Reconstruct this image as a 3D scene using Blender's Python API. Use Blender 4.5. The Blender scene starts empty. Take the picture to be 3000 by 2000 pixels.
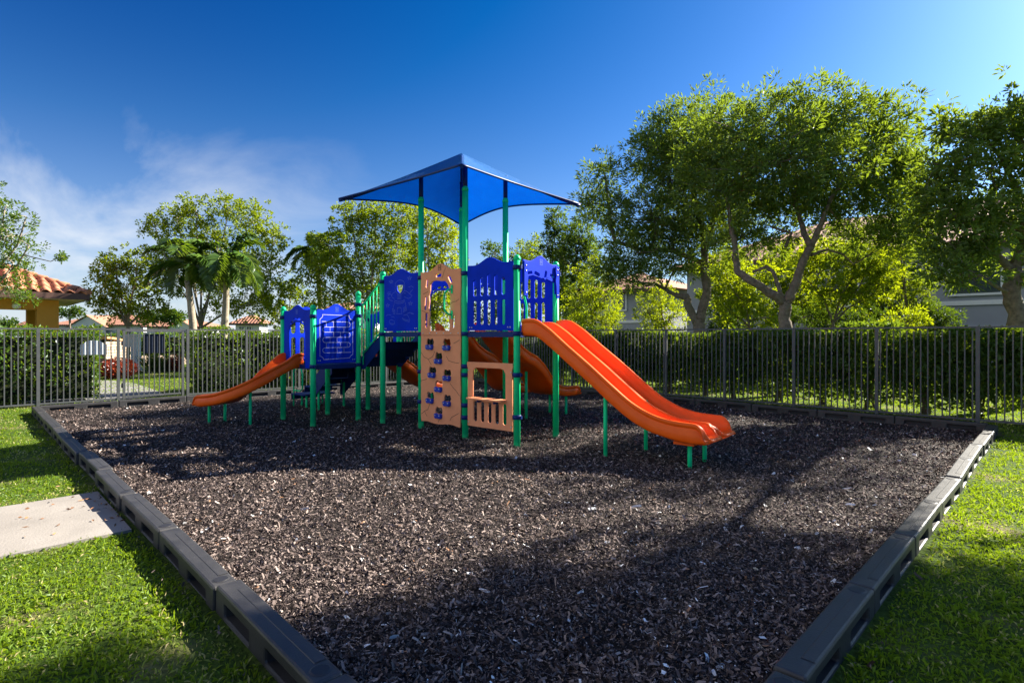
import bpy, math, random
import numpy as np
from mathutils import Vector, Matrix

# ------------------------------------------------------------------ camera, sky, sun, exposure
scn = bpy.context.scene
COL = scn.collection
R = math.radians
CAM_H, FPX, HOR = 1.4, 1620.0, 984.0          # metres; focal length and horizon row on the 3000 px wide photograph
cam_d = bpy.data.cameras.new('camera')
cam_d.sensor_width = 36.0
cam_d.lens = 36.0 * FPX / 3000.0
cam_d.shift_y = -16.0 / 3000.0
cam_d.clip_start, cam_d.clip_end = 0.05, 3000.0
cam = bpy.data.objects.new('camera', cam_d)
COL.objects.link(cam)
cam.location = (0, 0, CAM_H)
cam.rotation_euler = (R(90), 0, R(45))        # looks along (-1, 1, 0): the play area is square to the X and Y axes
scn.camera = cam

SUN_EL = R(32.0)
SUN_H = Vector((0.294, 0.955, 0)).normalized()
SUN_V = Vector((SUN_H.x * math.cos(SUN_EL), SUN_H.y * math.cos(SUN_EL), math.sin(SUN_EL)))
sun_d = bpy.data.lights.new('sun', 'SUN')
sun_d.energy = 5.0
sun_d.angle = R(0.55)
sun_d.color = (1.0, 0.93, 0.80)
sun = bpy.data.objects.new('sun', sun_d)
COL.objects.link(sun)
sun.rotation_euler = SUN_V.to_track_quat('Z', 'Y').to_euler()

world = bpy.data.worlds.new('World')
scn.world = world
world.use_nodes = True
wt = world.node_tree
wt.nodes.clear()
def wn(kind, **kw):
    n = wt.nodes.new(kind)
    for k, v in kw.items():
        setattr(n, k, v)
    return n
w_out = wn('ShaderNodeOutputWorld')
w_bg = wn('ShaderNodeBackground')
w_bg.inputs['Strength'].default_value = 0.10
EXPO = 1.95
w_sky = wn('ShaderNodeTexSky')
w_sky.sky_type = 'NISHITA'
w_sky.sun_disc = False
w_sky.sun_elevation = SUN_EL
w_sky.sun_rotation = math.atan2(SUN_H.x, SUN_H.y)
w_sky.air_density, w_sky.dust_density, w_sky.ozone_density = 1.0, 0.8, 5.0
# deep polarised blue: one contrast curve on the whole sky
def vec(op, a, k):
    n = wn('ShaderNodeVectorMath', operation=op)
    wt.links.new(a, n.inputs[0])
    n.inputs[1].default_value = k
    return n.outputs[0]
w_gam = wn('ShaderNodeGamma')
w_gam.inputs[1].default_value = 1.42
UNIT = 1.0 / (2 ** EXPO * 0.10)
wt.links.new(vec('MULTIPLY', w_sky.outputs[0], (0.124, 0.152, 0.168)), w_gam.inputs[0])
w_blue = vec('MULTIPLY', vec('MAXIMUM', vec('SUBTRACT', w_gam.outputs[0], (0.060, 0.040, 0.004)), (0, 0, 0)), (UNIT, UNIT, UNIT))
# thin cirrus: noise on a flat layer high above, thicker to the left, thickest in the added veil behind
w_tc = wn('ShaderNodeTexCoord')
w_sep = wn('ShaderNodeSeparateXYZ')
wt.links.new(w_tc.outputs['Generated'], w_sep.inputs[0])
def wm(op, a, b=None, c=None, clamp=False):
    n = wn('ShaderNodeMath', operation=op, use_clamp=clamp)
    for i, v in enumerate((a, b, c)):
        if v is None:
            continue
        if isinstance(v, (int, float)):
            n.inputs[i].default_value = v
        else:
            wt.links.new(v, n.inputs[i])
    return n.outputs[0]
zc = wm('ADD', wm('MAXIMUM', w_sep.outputs[2], 0.0), 0.10)
px_ = wm('DIVIDE', w_sep.outputs[0], zc)
py_ = wm('DIVIDE', w_sep.outputs[1], zc)
w_cmb = wn('ShaderNodeCombineXYZ')
wt.links.new(px_, w_cmb.inputs[0]); wt.links.new(py_, w_cmb.inputs[1])
w_map = wn('ShaderNodeMapping')
w_map.inputs['Rotation'].default_value = (0, 0, R(75))
w_map.inputs['Scale'].default_value = (0.30, 1.35, 1.0)
w_map.inputs['Location'].default_value = (11.3, -3.7, 0)
wt.links.new(w_cmb.outputs[0], w_map.inputs[0])
w_no = wn('ShaderNodeTexNoise')
w_no.inputs['Scale'].default_value = 0.75
w_no.inputs['Detail'].default_value = 10.0
w_no.inputs['Roughness'].default_value = 0.60
w_no.inputs['Distortion'].default_value = 0.9
wt.links.new(w_map.outputs[0], w_no.inputs['Vector'])
# cover: grows away from the sun, lower towards the frame, unseen veil behind the viewer added as fill light
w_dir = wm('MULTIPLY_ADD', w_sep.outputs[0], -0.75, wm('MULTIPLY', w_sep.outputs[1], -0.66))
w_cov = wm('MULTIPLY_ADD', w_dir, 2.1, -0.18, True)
w_back_fill = wm('MULTIPLY_ADD', w_sep.outputs[1], -1.6, -0.05, True)
w_ze = wm('SUBTRACT', w_sep.outputs[2], w_back_fill)
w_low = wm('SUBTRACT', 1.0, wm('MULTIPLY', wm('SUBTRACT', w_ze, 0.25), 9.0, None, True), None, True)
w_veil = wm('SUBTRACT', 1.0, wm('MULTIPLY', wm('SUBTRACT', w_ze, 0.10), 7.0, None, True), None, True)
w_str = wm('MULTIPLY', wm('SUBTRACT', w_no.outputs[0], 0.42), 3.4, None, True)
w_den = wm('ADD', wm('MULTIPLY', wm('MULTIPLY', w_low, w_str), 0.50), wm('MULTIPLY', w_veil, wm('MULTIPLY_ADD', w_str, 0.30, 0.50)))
w_cl = wm('MULTIPLY', w_cov, wm('ADD', w_den, wm('MULTIPLY', w_back_fill, 0.25)), None, True)
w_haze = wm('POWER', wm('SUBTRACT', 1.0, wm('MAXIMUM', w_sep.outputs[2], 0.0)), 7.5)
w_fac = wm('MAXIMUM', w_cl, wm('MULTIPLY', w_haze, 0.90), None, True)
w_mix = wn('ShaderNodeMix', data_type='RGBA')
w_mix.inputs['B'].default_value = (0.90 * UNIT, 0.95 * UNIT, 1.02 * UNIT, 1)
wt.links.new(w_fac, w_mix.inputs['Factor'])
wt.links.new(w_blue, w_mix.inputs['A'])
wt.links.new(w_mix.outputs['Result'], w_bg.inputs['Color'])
wt.links.new(w_bg.outputs[0], w_out.inputs[0])

vs = scn.view_settings
vs.view_transform = 'Standard'
vs.look = 'None'
vs.exposure = EXPO
vs.gamma = 1.0
vs.use_curve_mapping = False
scn.cycles.max_bounces = 8
scn.cycles.transparent_max_bounces = 12
scn.cycles.sample_clamp_indirect = 6.0

# ------------------------------------------------------------------ helpers
RNG = np.random.default_rng(7)

def P(px, py, Z):
    """world point seen at photo pixel (px, py) at depth Z metres"""
    X = (px - 1500.0) / FPX * Z
    return Vector((0.70711 * (X - Z), 0.70711 * (X + Z), CAM_H + (HOR - py) / FPX * Z))

def G(px, py, z=0.02):
    """ground point under photo pixel"""
    Z = FPX * (CAM_H - z) / (py - HOR)
    v = P(px, py, Z)
    return Vector((v.x, v.y, z))

def tag(o, label=None, cat=None, group=None, kind=None):
    if label: o['label'] = label
    if cat: o['category'] = cat
    if group: o['group'] = group
    if kind: o['kind'] = kind
    return o

def empty(name, loc=(0, 0, 0), rz=0.0, parent=None):
    o = bpy.data.objects.new(name, None)
    COL.objects.link(o)
    o.location = loc
    o.rotation_euler = (0, 0, rz)
    o.empty_display_size = 0.2
    if parent: o.parent = parent
    return o

def link(name, me, mat=None, parent=None):
    o = bpy.data.objects.new(name, me)
    COL.objects.link(o)
    if mat is not None and len(me.materials) == 0:
        me.materials.append(mat)
    if parent: o.parent = parent
    return o

def copy_tree(o, parent=None):
    c = o.copy()
    COL.objects.link(c)
    c.parent = parent
    for ch in list(o.children):
        copy_tree(ch, c)
    return c

def np_mesh(name, V, F, tint=None, smooth=False):
    V = np.asarray(V, np.float32); F = np.asarray(F, np.int32)
    me = bpy.data.meshes.new(name)
    n, k = F.shape
    me.vertices.add(len(V)); me.vertices.foreach_set('co', V.ravel())
    me.loops.add(n * k); me.loops.foreach_set('vertex_index', F.ravel())
    me.polygons.add(n)
    me.polygons.foreach_set('loop_start', np.arange(0, n * k, k, dtype=np.int32))
    me.polygons.foreach_set('loop_total', np.full(n, k, np.int32))
    me.polygons.foreach_set('use_smooth', np.full(n, smooth, bool))
    if tint is not None:
        at = me.attributes.new('tint', 'FLOAT', 'POINT')
        at.data.foreach_set('value', np.asarray(tint, np.float32).ravel())
    me.update(calc_edges=True)
    return me

class MB:
    """collects boxes, tubes and prisms for ONE mesh object"""
    def __init__(self):
        self.v, self.f, self.s = [], [], []
    def add(self, vs_, fs_, smooth=False):
        n = len(self.v)
        self.v += [tuple(p) for p in vs_]
        self.f += [tuple(i + n for i in f) for f in fs_]
        self.s += [smooth] * len(fs_)
        return self
    def box(self, c, size, mat=None):
        x, y, z = size[0] / 2, size[1] / 2, size[2] / 2
        vs_ = [Vector((sx * x, sy * y, sz * z)) for sx in (-1, 1) for sy in (-1, 1) for sz in (-1, 1)]
        if mat is not None:
            vs_ = [mat @ p for p in vs_]
        c = Vector(c)
        return self.add([p + c for p in vs_], [(0, 1, 3, 2), (4, 6, 7, 5), (0, 4, 5, 1), (2, 3, 7, 6), (0, 2, 6, 4), (1, 5, 7, 3)])
    def tube(self, pts, r, seg=8, cap=True):
        pts = [Vector(p) for p in pts]
        rs = r if isinstance(r, (list, tuple)) else [r] * len(pts)
        rings, prev = [], None
        for i, p in enumerate(pts):
            d = (pts[min(i + 1, len(pts) - 1)] - pts[max(i - 1, 0)])
            d = d.normalized() if d.length > 1e-9 else Vector((0, 0, 1))
            if prev is None:
                u = d.orthogonal().normalized()
            else:
                u = (prev - d * prev.dot(d))
                u = u.normalized() if u.length > 1e-6 else d.orthogonal().normalized()
            prev = u
            w = d.cross(u)
            rings.append([p + (u * math.cos(2 * math.pi * k / seg) + w * math.sin(2 * math.pi * k / seg)) * rs[i] for k in range(seg)])
        vs_ = [q for rg in rings for q in rg]
        fs_ = []
        for i in range(len(rings) - 1):
            for k in range(seg):
                a, b = i * seg + k, i * seg + (k + 1) % seg
                fs_.append((a, b, b + seg, a + seg))
        self.add(vs_, fs_, True)
        if cap:
            n = len(self.v)
            m = len(vs_)
            self.f += [tuple(range(n - m + seg - 1, n - m - 1, -1)), tuple(range(n - seg, n))]
            self.s += [False, False]
        return self
    def lathe(self, c, prof, seg=16):
        """prof: list of (radius, z) from bottom to top"""
        c = Vector(c)
        vs_ = [c + Vector((r * math.cos(2 * math.pi * k / seg), r * math.sin(2 * math.pi * k / seg), z)) for r, z in prof for k in range(seg)]
        fs_ = []
        for i in range(len(prof) - 1):
            for k in range(seg):
                a, b = i * seg + k, i * seg + (k + 1) % seg
                fs_.append((a, b, b + seg, a + seg))
        self.add(vs_, fs_, True)
        m = len(vs_); n = len(self.v)
        self.f += [tuple(range(n - m + seg - 1, n - m - 1, -1)), tuple(range(n - seg, n))]
        self.s += [False, False]
        return self
    def mesh(self, name):
        me = bpy.data.meshes.new(name)
        me.from_pydata(self.v, [], self.f)
        me.polygons.foreach_set('use_smooth', self.s)
        me.update()
        return me
    def build(self, name, mat, parent=None):
        return link(name, self.mesh(name), mat, parent)

def plate_mesh(name, outer, holes, thick, bevel, frame):
    """flat panel cut from a sheet: outline and openings in (u, w), thickness t; frame(u, w, t) -> xyz"""
    cu = bpy.data.curves.new('tmp', 'CURVE')
    cu.dimensions = '2D'
    cu.fill_mode = 'BOTH'
    cu.extrude = max(thick / 2 - bevel, 0.0005)
    cu.bevel_depth = bevel
    cu.bevel_resolution = 1
    cu.offset = -bevel
    for poly in [outer] + list(holes):
        sp = cu.splines.new('POLY')
        sp.points.add(len(poly) - 1)
        for i, (u, w) in enumerate(poly):
            sp.points[i].co = (u, w, 0, 1)
        sp.use_cyclic_u = True
    ob = bpy.data.objects.new('tmp', cu)
    me = bpy.data.meshes.new_from_object(ob)
    bpy.data.objects.remove(ob)
    bpy.data.curves.remove(cu)
    me.name = name
    co = np.empty(len(me.vertices) * 3, np.float32)
    me.vertices.foreach_get('co', co)
    co = co.reshape(-1, 3)
    new = np.array([frame(float(u), float(w), float(t)) for u, w, t in co], np.float32)
    me.vertices.foreach_set('co', new.ravel())
    me.materials.clear()
    me.polygons.foreach_set('use_smooth', np.zeros(len(me.polygons), bool))
    me.update()
    return me

def plate(name, outer, holes, thick, bevel, frame, mat, parent):
    return link(name, plate_mesh(name, outer, holes, thick, bevel, frame), mat, parent)

def rrect(cx, cy, w, h, r, n=4, rot=0.0):
    """rounded rectangle outline"""
    pts = []
    for qx, qy, a0 in ((1, 1, 0), (-1, 1, 90), (-1, -1, 180), (1, -1, 270)):
        for k in range(n + 1):
            a = R(a0 + 90 * k / n)
            pts.append((qx * (w / 2 - r) + r * math.cos(a), qy * (h / 2 - r) + r * math.sin(a)))
    c, s = math.cos(rot), math.sin(rot)
    return [(cx + c * x - s * y, cy + s * x + c * y) for x, y in pts]

def ribbon(mb, pts, wd, frame, t, closed=False):
    """flat engraved line following pts (u, w) on a panel, lying t in front of its middle"""
    n = len(pts)
    for i in range(n if closed else n - 1):
        (u0, w0), (u1, w1) = pts[i], pts[(i + 1) % n]
        d = math.hypot(u1 - u0, w1 - w0) or 1e-6
        ex, ey = (u1 - u0) / d * wd * 0.35, (w1 - w0) / d * wd * 0.35
        nx, ny = -(w1 - w0) / d * wd / 2, (u1 - u0) / d * wd / 2
        tt = t + (0.0002 if i % 2 else 0.0)
        mb.add([frame(u0 - ex + nx, w0 - ey + ny, tt), frame(u0 - ex - nx, w0 - ey - ny, tt),
                frame(u1 + ex - nx, w1 + ey - ny, tt), frame(u1 + ex + nx, w1 + ey + ny, tt)], [(0, 1, 2, 3)])

def arc(cx, cy, rx, ry, a0, a1, n=10):
    return [(cx + rx * math.cos(R(a0 + (a1 - a0) * k / n)), cy + ry * math.sin(R(a0 + (a1 - a0) * k / n))) for k in range(n + 1)]

def smooth_curve(xs, ys, xq):
    """cubic Hermite through the points"""
    xs, ys, xq = np.asarray(xs, float), np.asarray(ys, float), np.asarray(xq, float)
    m = np.gradient(ys, xs)
    i = np.clip(np.searchsorted(xs, xq) - 1, 0, len(xs) - 2)
    h = xs[i + 1] - xs[i]
    t = (xq - xs[i]) / h
    return ((2*t**3 - 3*t**2 + 1) * ys[i] + (t**3 - 2*t**2 + t) * h * m[i] + (-2*t**3 + 3*t**2) * ys[i+1] + (t**3 - t**2) * h * m[i+1])

# ------------------------------------------------------------------ materials
def new_mat(name):
    m = bpy.data.materials.new(name)
    m.use_nodes = True
    nt = m.node_tree
    return m, nt, nt.nodes['Principled BSDF']

def surf(name, col, rough=0.5, spec=0.5, var=0.12, scale=6.0, bump=0.0, bscale=60.0, metal=0.0, col2=None, coat=0.0):
    """one surface: base colour with slow wear / fading noise and fine relief"""
    m, nt, b = new_mat(name)
    tc = nt.nodes.new('ShaderNodeTexCoord')
    no = nt.nodes.new('ShaderNodeTexNoise')
    no.inputs['Scale'].default_value = scale
    no.inputs['Detail'].default_value = 6.0
    no.inputs['Roughness'].default_value = 0.65
    nt.links.new(tc.outputs['Object'], no.inputs['Vector'])
    mix = nt.nodes.new('ShaderNodeMix'); mix.data_type = 'RGBA'
    lo = tuple(max(c * (1 - var), 0) for c in col) + (1,)
    hi = (tuple(col2) + (1,)) if col2 else tuple(min(c * (1 + var) + 0.01 * var, 1) for c in col) + (1,)
    mix.inputs['A'].default_value = lo
    mix.inputs['B'].default_value = hi
    rm = nt.nodes.new('ShaderNodeMapRange')
    rm.inputs['From Min'].default_value, rm.inputs['From Max'].default_value = 0.3, 0.7
    nt.links.new(no.outputs[0], rm.inputs[0])
    nt.links.new(rm.outputs[0], mix.inputs['Factor'])
    nt.links.new(mix.outputs['Result'], b.inputs['Base Color'])
    rr = nt.nodes.new('ShaderNodeMapRange')
    rr.inputs['To Min'].default_value, rr.inputs['To Max'].default_value = max(rough - 0.07, 0.03), min(rough + 0.1, 1)
    nt.links.new(no.outputs[0], rr.inputs[0])
    nt.links.new(rr.outputs[0], b.inputs['Roughness'])
    b.inputs['Specular IOR Level'].default_value = spec
    b.inputs['Metallic'].default_value = metal
    b.inputs['Coat Weight'].default_value = coat
    if bump > 0:
        n2 = nt.nodes.new('ShaderNodeTexNoise')
        n2.inputs['Scale'].default_value = bscale
        n2.inputs['Detail'].default_value = 4.0
        nt.links.new(tc.outputs['Object'], n2.inputs['Vector'])
        bp = nt.nodes.new('ShaderNodeBump')
        bp.inputs['Strength'].default_value = bump
        bp.inputs['Distance'].default_value = 0.01
        nt.links.new(n2.outputs[0], bp.inputs['Height'])
        nt.links.new(bp.outputs[0], b.inputs['Normal'])
    return m

def leaf_mat(name, dark, light, trans=(0.30, 0.36, 0.03), tfac=0.4, rough=0.45, gloss=0.06, rare=None):
    """leaf: diffuse + light let through; each leaf has its own tint"""
    m = bpy.data.materials.new(name)
    m.use_nodes = True
    nt = m.node_tree
    nt.nodes.clear()
    out = nt.nodes.new('ShaderNodeOutputMaterial')
    at = nt.nodes.new('ShaderNodeAttribute'); at.attribute_name = 'tint'
    ramp = nt.nodes.new('ShaderNodeValToRGB')
    ramp.color_ramp.elements[0].color = tuple(dark) + (1,)
    ramp.color_ramp.elements[1].color = tuple(light) + (1,)
    if rare:
        ramp.color_ramp.elements[1].position = 0.9
        e = ramp.color_ramp.elements.new(0.97); e.color = tuple(rare) + (1,)
    nt.links.new(at.outputs['Fac'], ramp.inputs[0])
    df = nt.nodes.new('ShaderNodeBsdfDiffuse')
    nt.links.new(ramp.outputs[0], df.inputs['Color'])
    tr = nt.nodes.new('ShaderNodeBsdfTranslucent')
    mx = nt.nodes.new('ShaderNodeMix'); mx.data_type = 'RGBA'; mx.blend_type = 'MIX'
    mx.inputs['Factor'].default_value = 0.45
    mx.inputs['A'].default_value = tuple(trans) + (1,)
    nt.links.new(ramp.outputs[0], mx.inputs['B'])
    nt.links.new(mx.outputs['Result'], tr.inputs['Color'])
    s1 = nt.nodes.new('ShaderNodeMixShader'); s1.inputs[0].default_value = tfac
    nt.links.new(df.outputs[0], s1.inputs[1]); nt.links.new(tr.outputs[0], s1.inputs[2])
    gl = nt.nodes.new('ShaderNodeBsdfGlossy'); gl.inputs['Roughness'].default_value = rough
    gl.inputs['Color'].default_value = (0.8, 0.85, 0.9, 1)
    s2 = nt.nodes.new('ShaderNodeMixShader'); s2.inputs[0].default_value = gloss
    nt.links.new(s1.outputs[0], s2.inputs[1]); nt.links.new(gl.outputs[0], s2.inputs[2])
    nt.links.new(s2.outputs[0], out.inputs[0])
    return m

def ramp_mat(name, stops, rough=0.7, spec=0.3):
    m, nt, b = new_mat(name)
    at = nt.nodes.new('ShaderNodeAttribute'); at.attribute_name = 'tint'
    rp = nt.nodes.new('ShaderNodeValToRGB')
    rp.color_ramp.elements[0].position, rp.color_ramp.elements[0].color = stops[0][0], tuple(stops[0][1]) + (1,)
    rp.color_ramp.elements[1].position, rp.color_ramp.elements[1].color = stops[-1][0], tuple(stops[-1][1]) + (1,)
    for p, c in stops[1:-1]:
        e = rp.color_ramp.elements.new(p); e.color = tuple(c) + (1,)
    nt.links.new(at.outputs['Fac'], rp.inputs[0])
    nt.links.new(rp.outputs[0], b.inputs['Base Color'])
    b.inputs['Roughness'].default_value = rough
    b.inputs['Specular IOR Level'].default_value = spec
    return m

M = {}
M['green'] = surf('green_powder_coat', (0.002, 0.68, 0.25), 0.45, 0.22, 0.16, 3)
M['blue'] = surf('blue_plastic', (0.000, 0.030, 0.56), 0.55, 0.06, 0.20, 2.5, 0.05, 240)
M['navy'] = surf('navy_coated_metal', (0.003, 0.024, 0.15), 0.45, 0.2, 0.15, 8)
M['deck'] = surf('navy_deck_coating', (0.003, 0.016, 0.085), 0.6, 0.15, 0.15, 8, 0.3, 160)
M['orange'] = surf('orange_plastic', (0.96, 0.100, 0.000), 0.40, 0.20, 0.08, 2.2, 0.05, 70, coat=0.06, col2=(1.0, 0.150, 0.012))
M['tan'] = surf('tan_plastic', (0.86, 0.34, 0.17), 0.6, 0.15, 0.08, 4, 0.12, 200)
M['tan_line'] = surf('tan_groove', (0.16, 0.07, 0.045), 0.8, 0.2)
M['blue_line'] = surf('blue_groove', (0.02, 0.09, 0.60), 0.5, 0.5)
M['lilac_line'] = surf('lilac_groove', (0.62, 0.60, 0.80), 0.6, 0.3)
M['hold'] = surf('blue_hold', (0.004, 0.035, 0.42), 0.4, 0.5)
M['bolt'] = surf('steel_bolt', (0.6, 0.62, 0.65), 0.35, 0.5, metal=0.9)
M['curb'] = surf('black_border_plastic', (0.030, 0.029, 0.031), 0.46, 0.45, 0.2, 5, 0.15, 120, col2=(0.052, 0.050, 0.050))
M['fence'] = surf('bronze_grey_fence_paint', (0.088, 0.091, 0.097), 0.42, 0.35, 0.15, 12)
M['concrete'] = surf('pale_concrete', (0.265, 0.24, 0.215), 0.85, 0.2, 0.14, 2.2, 0.25, 70)
M['walk'] = surf('grey_concrete', (0.22, 0.212, 0.208), 0.85, 0.2, 0.14, 2.2, 0.2, 70)
M['bark'] = surf('grey_bark', (0.17, 0.135, 0.105), 0.9, 0.2, 0.45, 14, 0.9, 45)
M['bark_pale'] = surf('pale_bark', (0.30, 0.255, 0.19), 0.9, 0.2, 0.35, 14, 0.6, 45)
M['stucco_grey'] = surf('grey_stucco', (0.30, 0.31, 0.34), 0.9, 0.2, 0.06, 1.2, 0.15, 90)
M['stucco_ochre'] = surf('ochre_stucco', (0.56, 0.27, 0.045), 0.9, 0.2, 0.08, 1.4, 0.2, 90)
M['stucco_white'] = surf('pale_stucco', (0.62, 0.63, 0.64), 0.9, 0.2, 0.05, 0.8)
M['trim'] = surf('white_trim', (0.72, 0.72, 0.70), 0.6, 0.3, 0.04)
M['fascia'] = surf('brown_fascia', (0.10, 0.055, 0.045), 0.6, 0.3)
M['soffit'] = surf('cream_soffit', (0.62, 0.55, 0.38), 0.8, 0.2)
M['rooftile'] = surf('terracotta_tile', (0.46, 0.185, 0.105), 0.8, 0.25, 0.25, 3.5, 0.2, 40)
M['glass'] = surf('dark_window_glass', (0.03, 0.045, 0.06), 0.06, 0.6, 0.1)
M['dark'] = surf('dark_bronze', (0.02, 0.02, 0.024), 0.5, 0.4)
M['sign_back'] = surf('sign_back_aluminium', (0.74, 0.76, 0.78), 0.4, 0.5, 0.05)
M['sign_dark'] = surf('navy_sign_board', (0.012, 0.020, 0.045), 0.5, 0.4)
M['white'] = surf('white_paint', (0.78, 0.78, 0.76), 0.5, 0.4, 0.05)
M['stone'] = surf('rough_stone', (0.40, 0.31, 0.23), 0.9, 0.2, 0.4, 5, 0.6, 30)
M['stone_cap'] = surf('orange_stone_cap', (0.60, 0.30, 0.13), 0.8, 0.2, 0.15, 3)
M['rock'] = surf('brown_rock', (0.24, 0.17, 0.12), 0.9, 0.2, 0.4, 4, 0.7, 25)

# canopy fabric: shade cloth that lets some light through
def fabric():
    m = bpy.data.materials.new('blue_shade_cloth'); m.use_nodes = True
    nt = m.node_tree; nt.nodes.clear()
    out = nt.nodes.new('ShaderNodeOutputMaterial')
    tc = nt.nodes.new('ShaderNodeTexCoord')
    no = nt.nodes.new('ShaderNodeTexNoise'); no.inputs['Scale'].default_value = 3.0; no.inputs['Detail'].default_value = 5
    nt.links.new(tc.outputs['Object'], no.inputs['Vector'])
    mx = nt.nodes.new('ShaderNodeMix'); mx.data_type = 'RGBA'
    mx.inputs['A'].default_value = (0.002, 0.11, 0.40, 1); mx.inputs['B'].default_value = (0.005, 0.17, 0.52, 1)
    nt.links.new(no.outputs[0], mx.inputs['Factor'])
    pr = nt.nodes.new('ShaderNodeBsdfPrincipled')
    pr.inputs['Roughness'].default_value = 0.6
    nt.links.new(mx.outputs['Result'], pr.inputs['Base Color'])
    w1 = nt.nodes.new('ShaderNodeTexNoise'); w1.inputs['Scale'].default_value = 7.0; w1.inputs['Detail'].default_value = 8
    nt.links.new(tc.outputs['Object'], w1.inputs['Vector'])
    bp = nt.nodes.new('ShaderNodeBump'); bp.inputs['Strength'].default_value = 0.5; bp.inputs['Distance'].default_value = 0.03
    nt.links.new(w1.outputs[0], bp.inputs['Height']); nt.links.new(bp.outputs[0], pr.inputs['Normal'])
    tr = nt.nodes.new('ShaderNodeBsdfTranslucent')
    m2 = nt.nodes.new('ShaderNodeMix'); m2.data_type = 'RGBA'
    m2.inputs['A'].default_value = (0.000, 0.045, 0.33, 1); m2.inputs['B'].default_value = (0.000, 0.080, 0.46, 1)
    nt.links.new(w1.outputs[0], m2.inputs['Factor']); nt.links.new(m2.outputs['Result'], tr.inputs['Color'])
    s1 = nt.nodes.new('ShaderNodeMixShader'); s1.inputs[0].default_value = 0.42
    nt.links.new(pr.outputs[0], s1.inputs[1]); nt.links.new(tr.outputs[0], s1.inputs[2])
    nt.links.new(s1.outputs[0], out.inputs[0])
    return m
M['fabric'] = fabric()

def ground_mat():
    m, nt, b = new_mat('lawn_soil')
    tc = nt.nodes.new('ShaderNodeTexCoord')
    n1 = nt.nodes.new('ShaderNodeTexNoise'); n1.inputs['Scale'].default_value = 1.3; n1.inputs['Detail'].default_value = 8
    n2 = nt.nodes.new('ShaderNodeTexNoise'); n2.inputs['Scale'].default_value = 38.0; n2.inputs['Detail'].default_value = 6
    nt.links.new(tc.outputs['Object'], n1.inputs['Vector']); nt.links.new(tc.outputs['Object'], n2.inputs['Vector'])
    r1 = nt.nodes.new('ShaderNodeValToRGB')
    e = r1.color_ramp.elements
    e[0].position, e[0].color = 0.30, (0.035, 0.068, 0.010, 1)
    e[1].position, e[1].color = 0.72, (0.20, 0.155, 0.085, 1)
    x = e.new(0.55); x.color = (0.062, 0.098, 0.014, 1)
    nt.links.new(n1.outputs[0], r1.inputs[0])
    mu = nt.nodes.new('ShaderNodeMix'); mu.data_type = 'RGBA'; mu.blend_type = 'OVERLAY'; mu.inputs['Factor'].default_value = 0.7
    nt.links.new(r1.outputs[0], mu.inputs['A']); nt.links.new(n2.outputs[0], mu.inputs['B'])
    nt.links.new(mu.outputs['Result'], b.inputs['Base Color'])
    b.inputs['Roughness'].default_value = 0.95
    b.inputs['Specular IOR Level'].default_value = 0.1
    bp = nt.nodes.new('ShaderNodeBump'); bp.inputs['Strength'].default_value = 0.8; bp.inputs['Distance'].default_value = 0.03
    nt.links.new(n2.outputs[0], bp.inputs['Height']); nt.links.new(bp.outputs[0], b.inputs['Normal'])
    return m
M['ground'] = ground_mat()
M['mulch'] = surf('dark_mulch_bed', (0.020, 0.015, 0.013), 0.9, 0.2, 0.5, 30, 1.0, 50)
M['chips'] = ramp_mat('mulch_chip', [(0.0, (0.014, 0.010, 0.010)), (0.34, (0.080, 0.058, 0.053)), (0.68, (0.265, 0.205, 0.180)),
                                     (0.955, (0.46, 0.37, 0.325)), (0.972, (0.34, 0.17, 0.085)), (0.985, (0.75, 0.74, 0.72)), (1.0, (0.85, 0.85, 0.85))], 0.8, 0.15)
M['grass'] = leaf_mat('grass_blade', (0.052, 0.135, 0.008), (0.205, 0.285, 0.016), (0.40, 0.54, 0.007), 0.45, 0.5, 0.02, rare=(0.52, 0.42, 0.22))
M['leaf_big'] = leaf_mat('long_leaf', (0.034, 0.074, 0.024), (0.135, 0.205, 0.034), (0.50, 0.66, 0.012), 0.34, 0.45, 0.03)
M['leaf_olive'] = leaf_mat('olive_leaf', (0.045, 0.082, 0.005), (0.195, 0.255, 0.010), (0.52, 0.64, 0.005), 0.45, 0.45, 0.025)
M['leaf_dark'] = leaf_mat('dark_leaf', (0.012, 0.040, 0.010), (0.050, 0.100, 0.016), (0.28, 0.42, 0.008), 0.30, 0.38, 0.025)
M['leaf_lime'] = leaf_mat('lime_leaf', (0.065, 0.125, 0.006), (0.230, 0.290, 0.010), (0.62, 0.70, 0.006), 0.48, 0.42, 0.025)
M['leaf_hedge'] = leaf_mat('hedge_leaf', (0.020, 0.062, 0.012), (0.095, 0.170, 0.024), (0.40, 0.54, 0.012), 0.34, 0.35, 0.025)
M['leaf_red'] = leaf_mat('red_leaf', (0.10, 0.010, 0.008), (0.50, 0.075, 0.015), (0.6, 0.10, 0.01), 0.35, 0.4, 0.06)
M['leaf_palm'] = leaf_mat('palm_leaflet', (0.026, 0.080, 0.016), (0.115, 0.195, 0.022), (0.42, 0.58, 0.012), 0.40, 0.32, 0.06)
M['leaf_strap'] = leaf_mat('strap_leaf', (0.05, 0.11, 0.015), (0.17, 0.22, 0.03), (0.36, 0.42, 0.03), 0.4, 0.4, 0.025)

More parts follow.
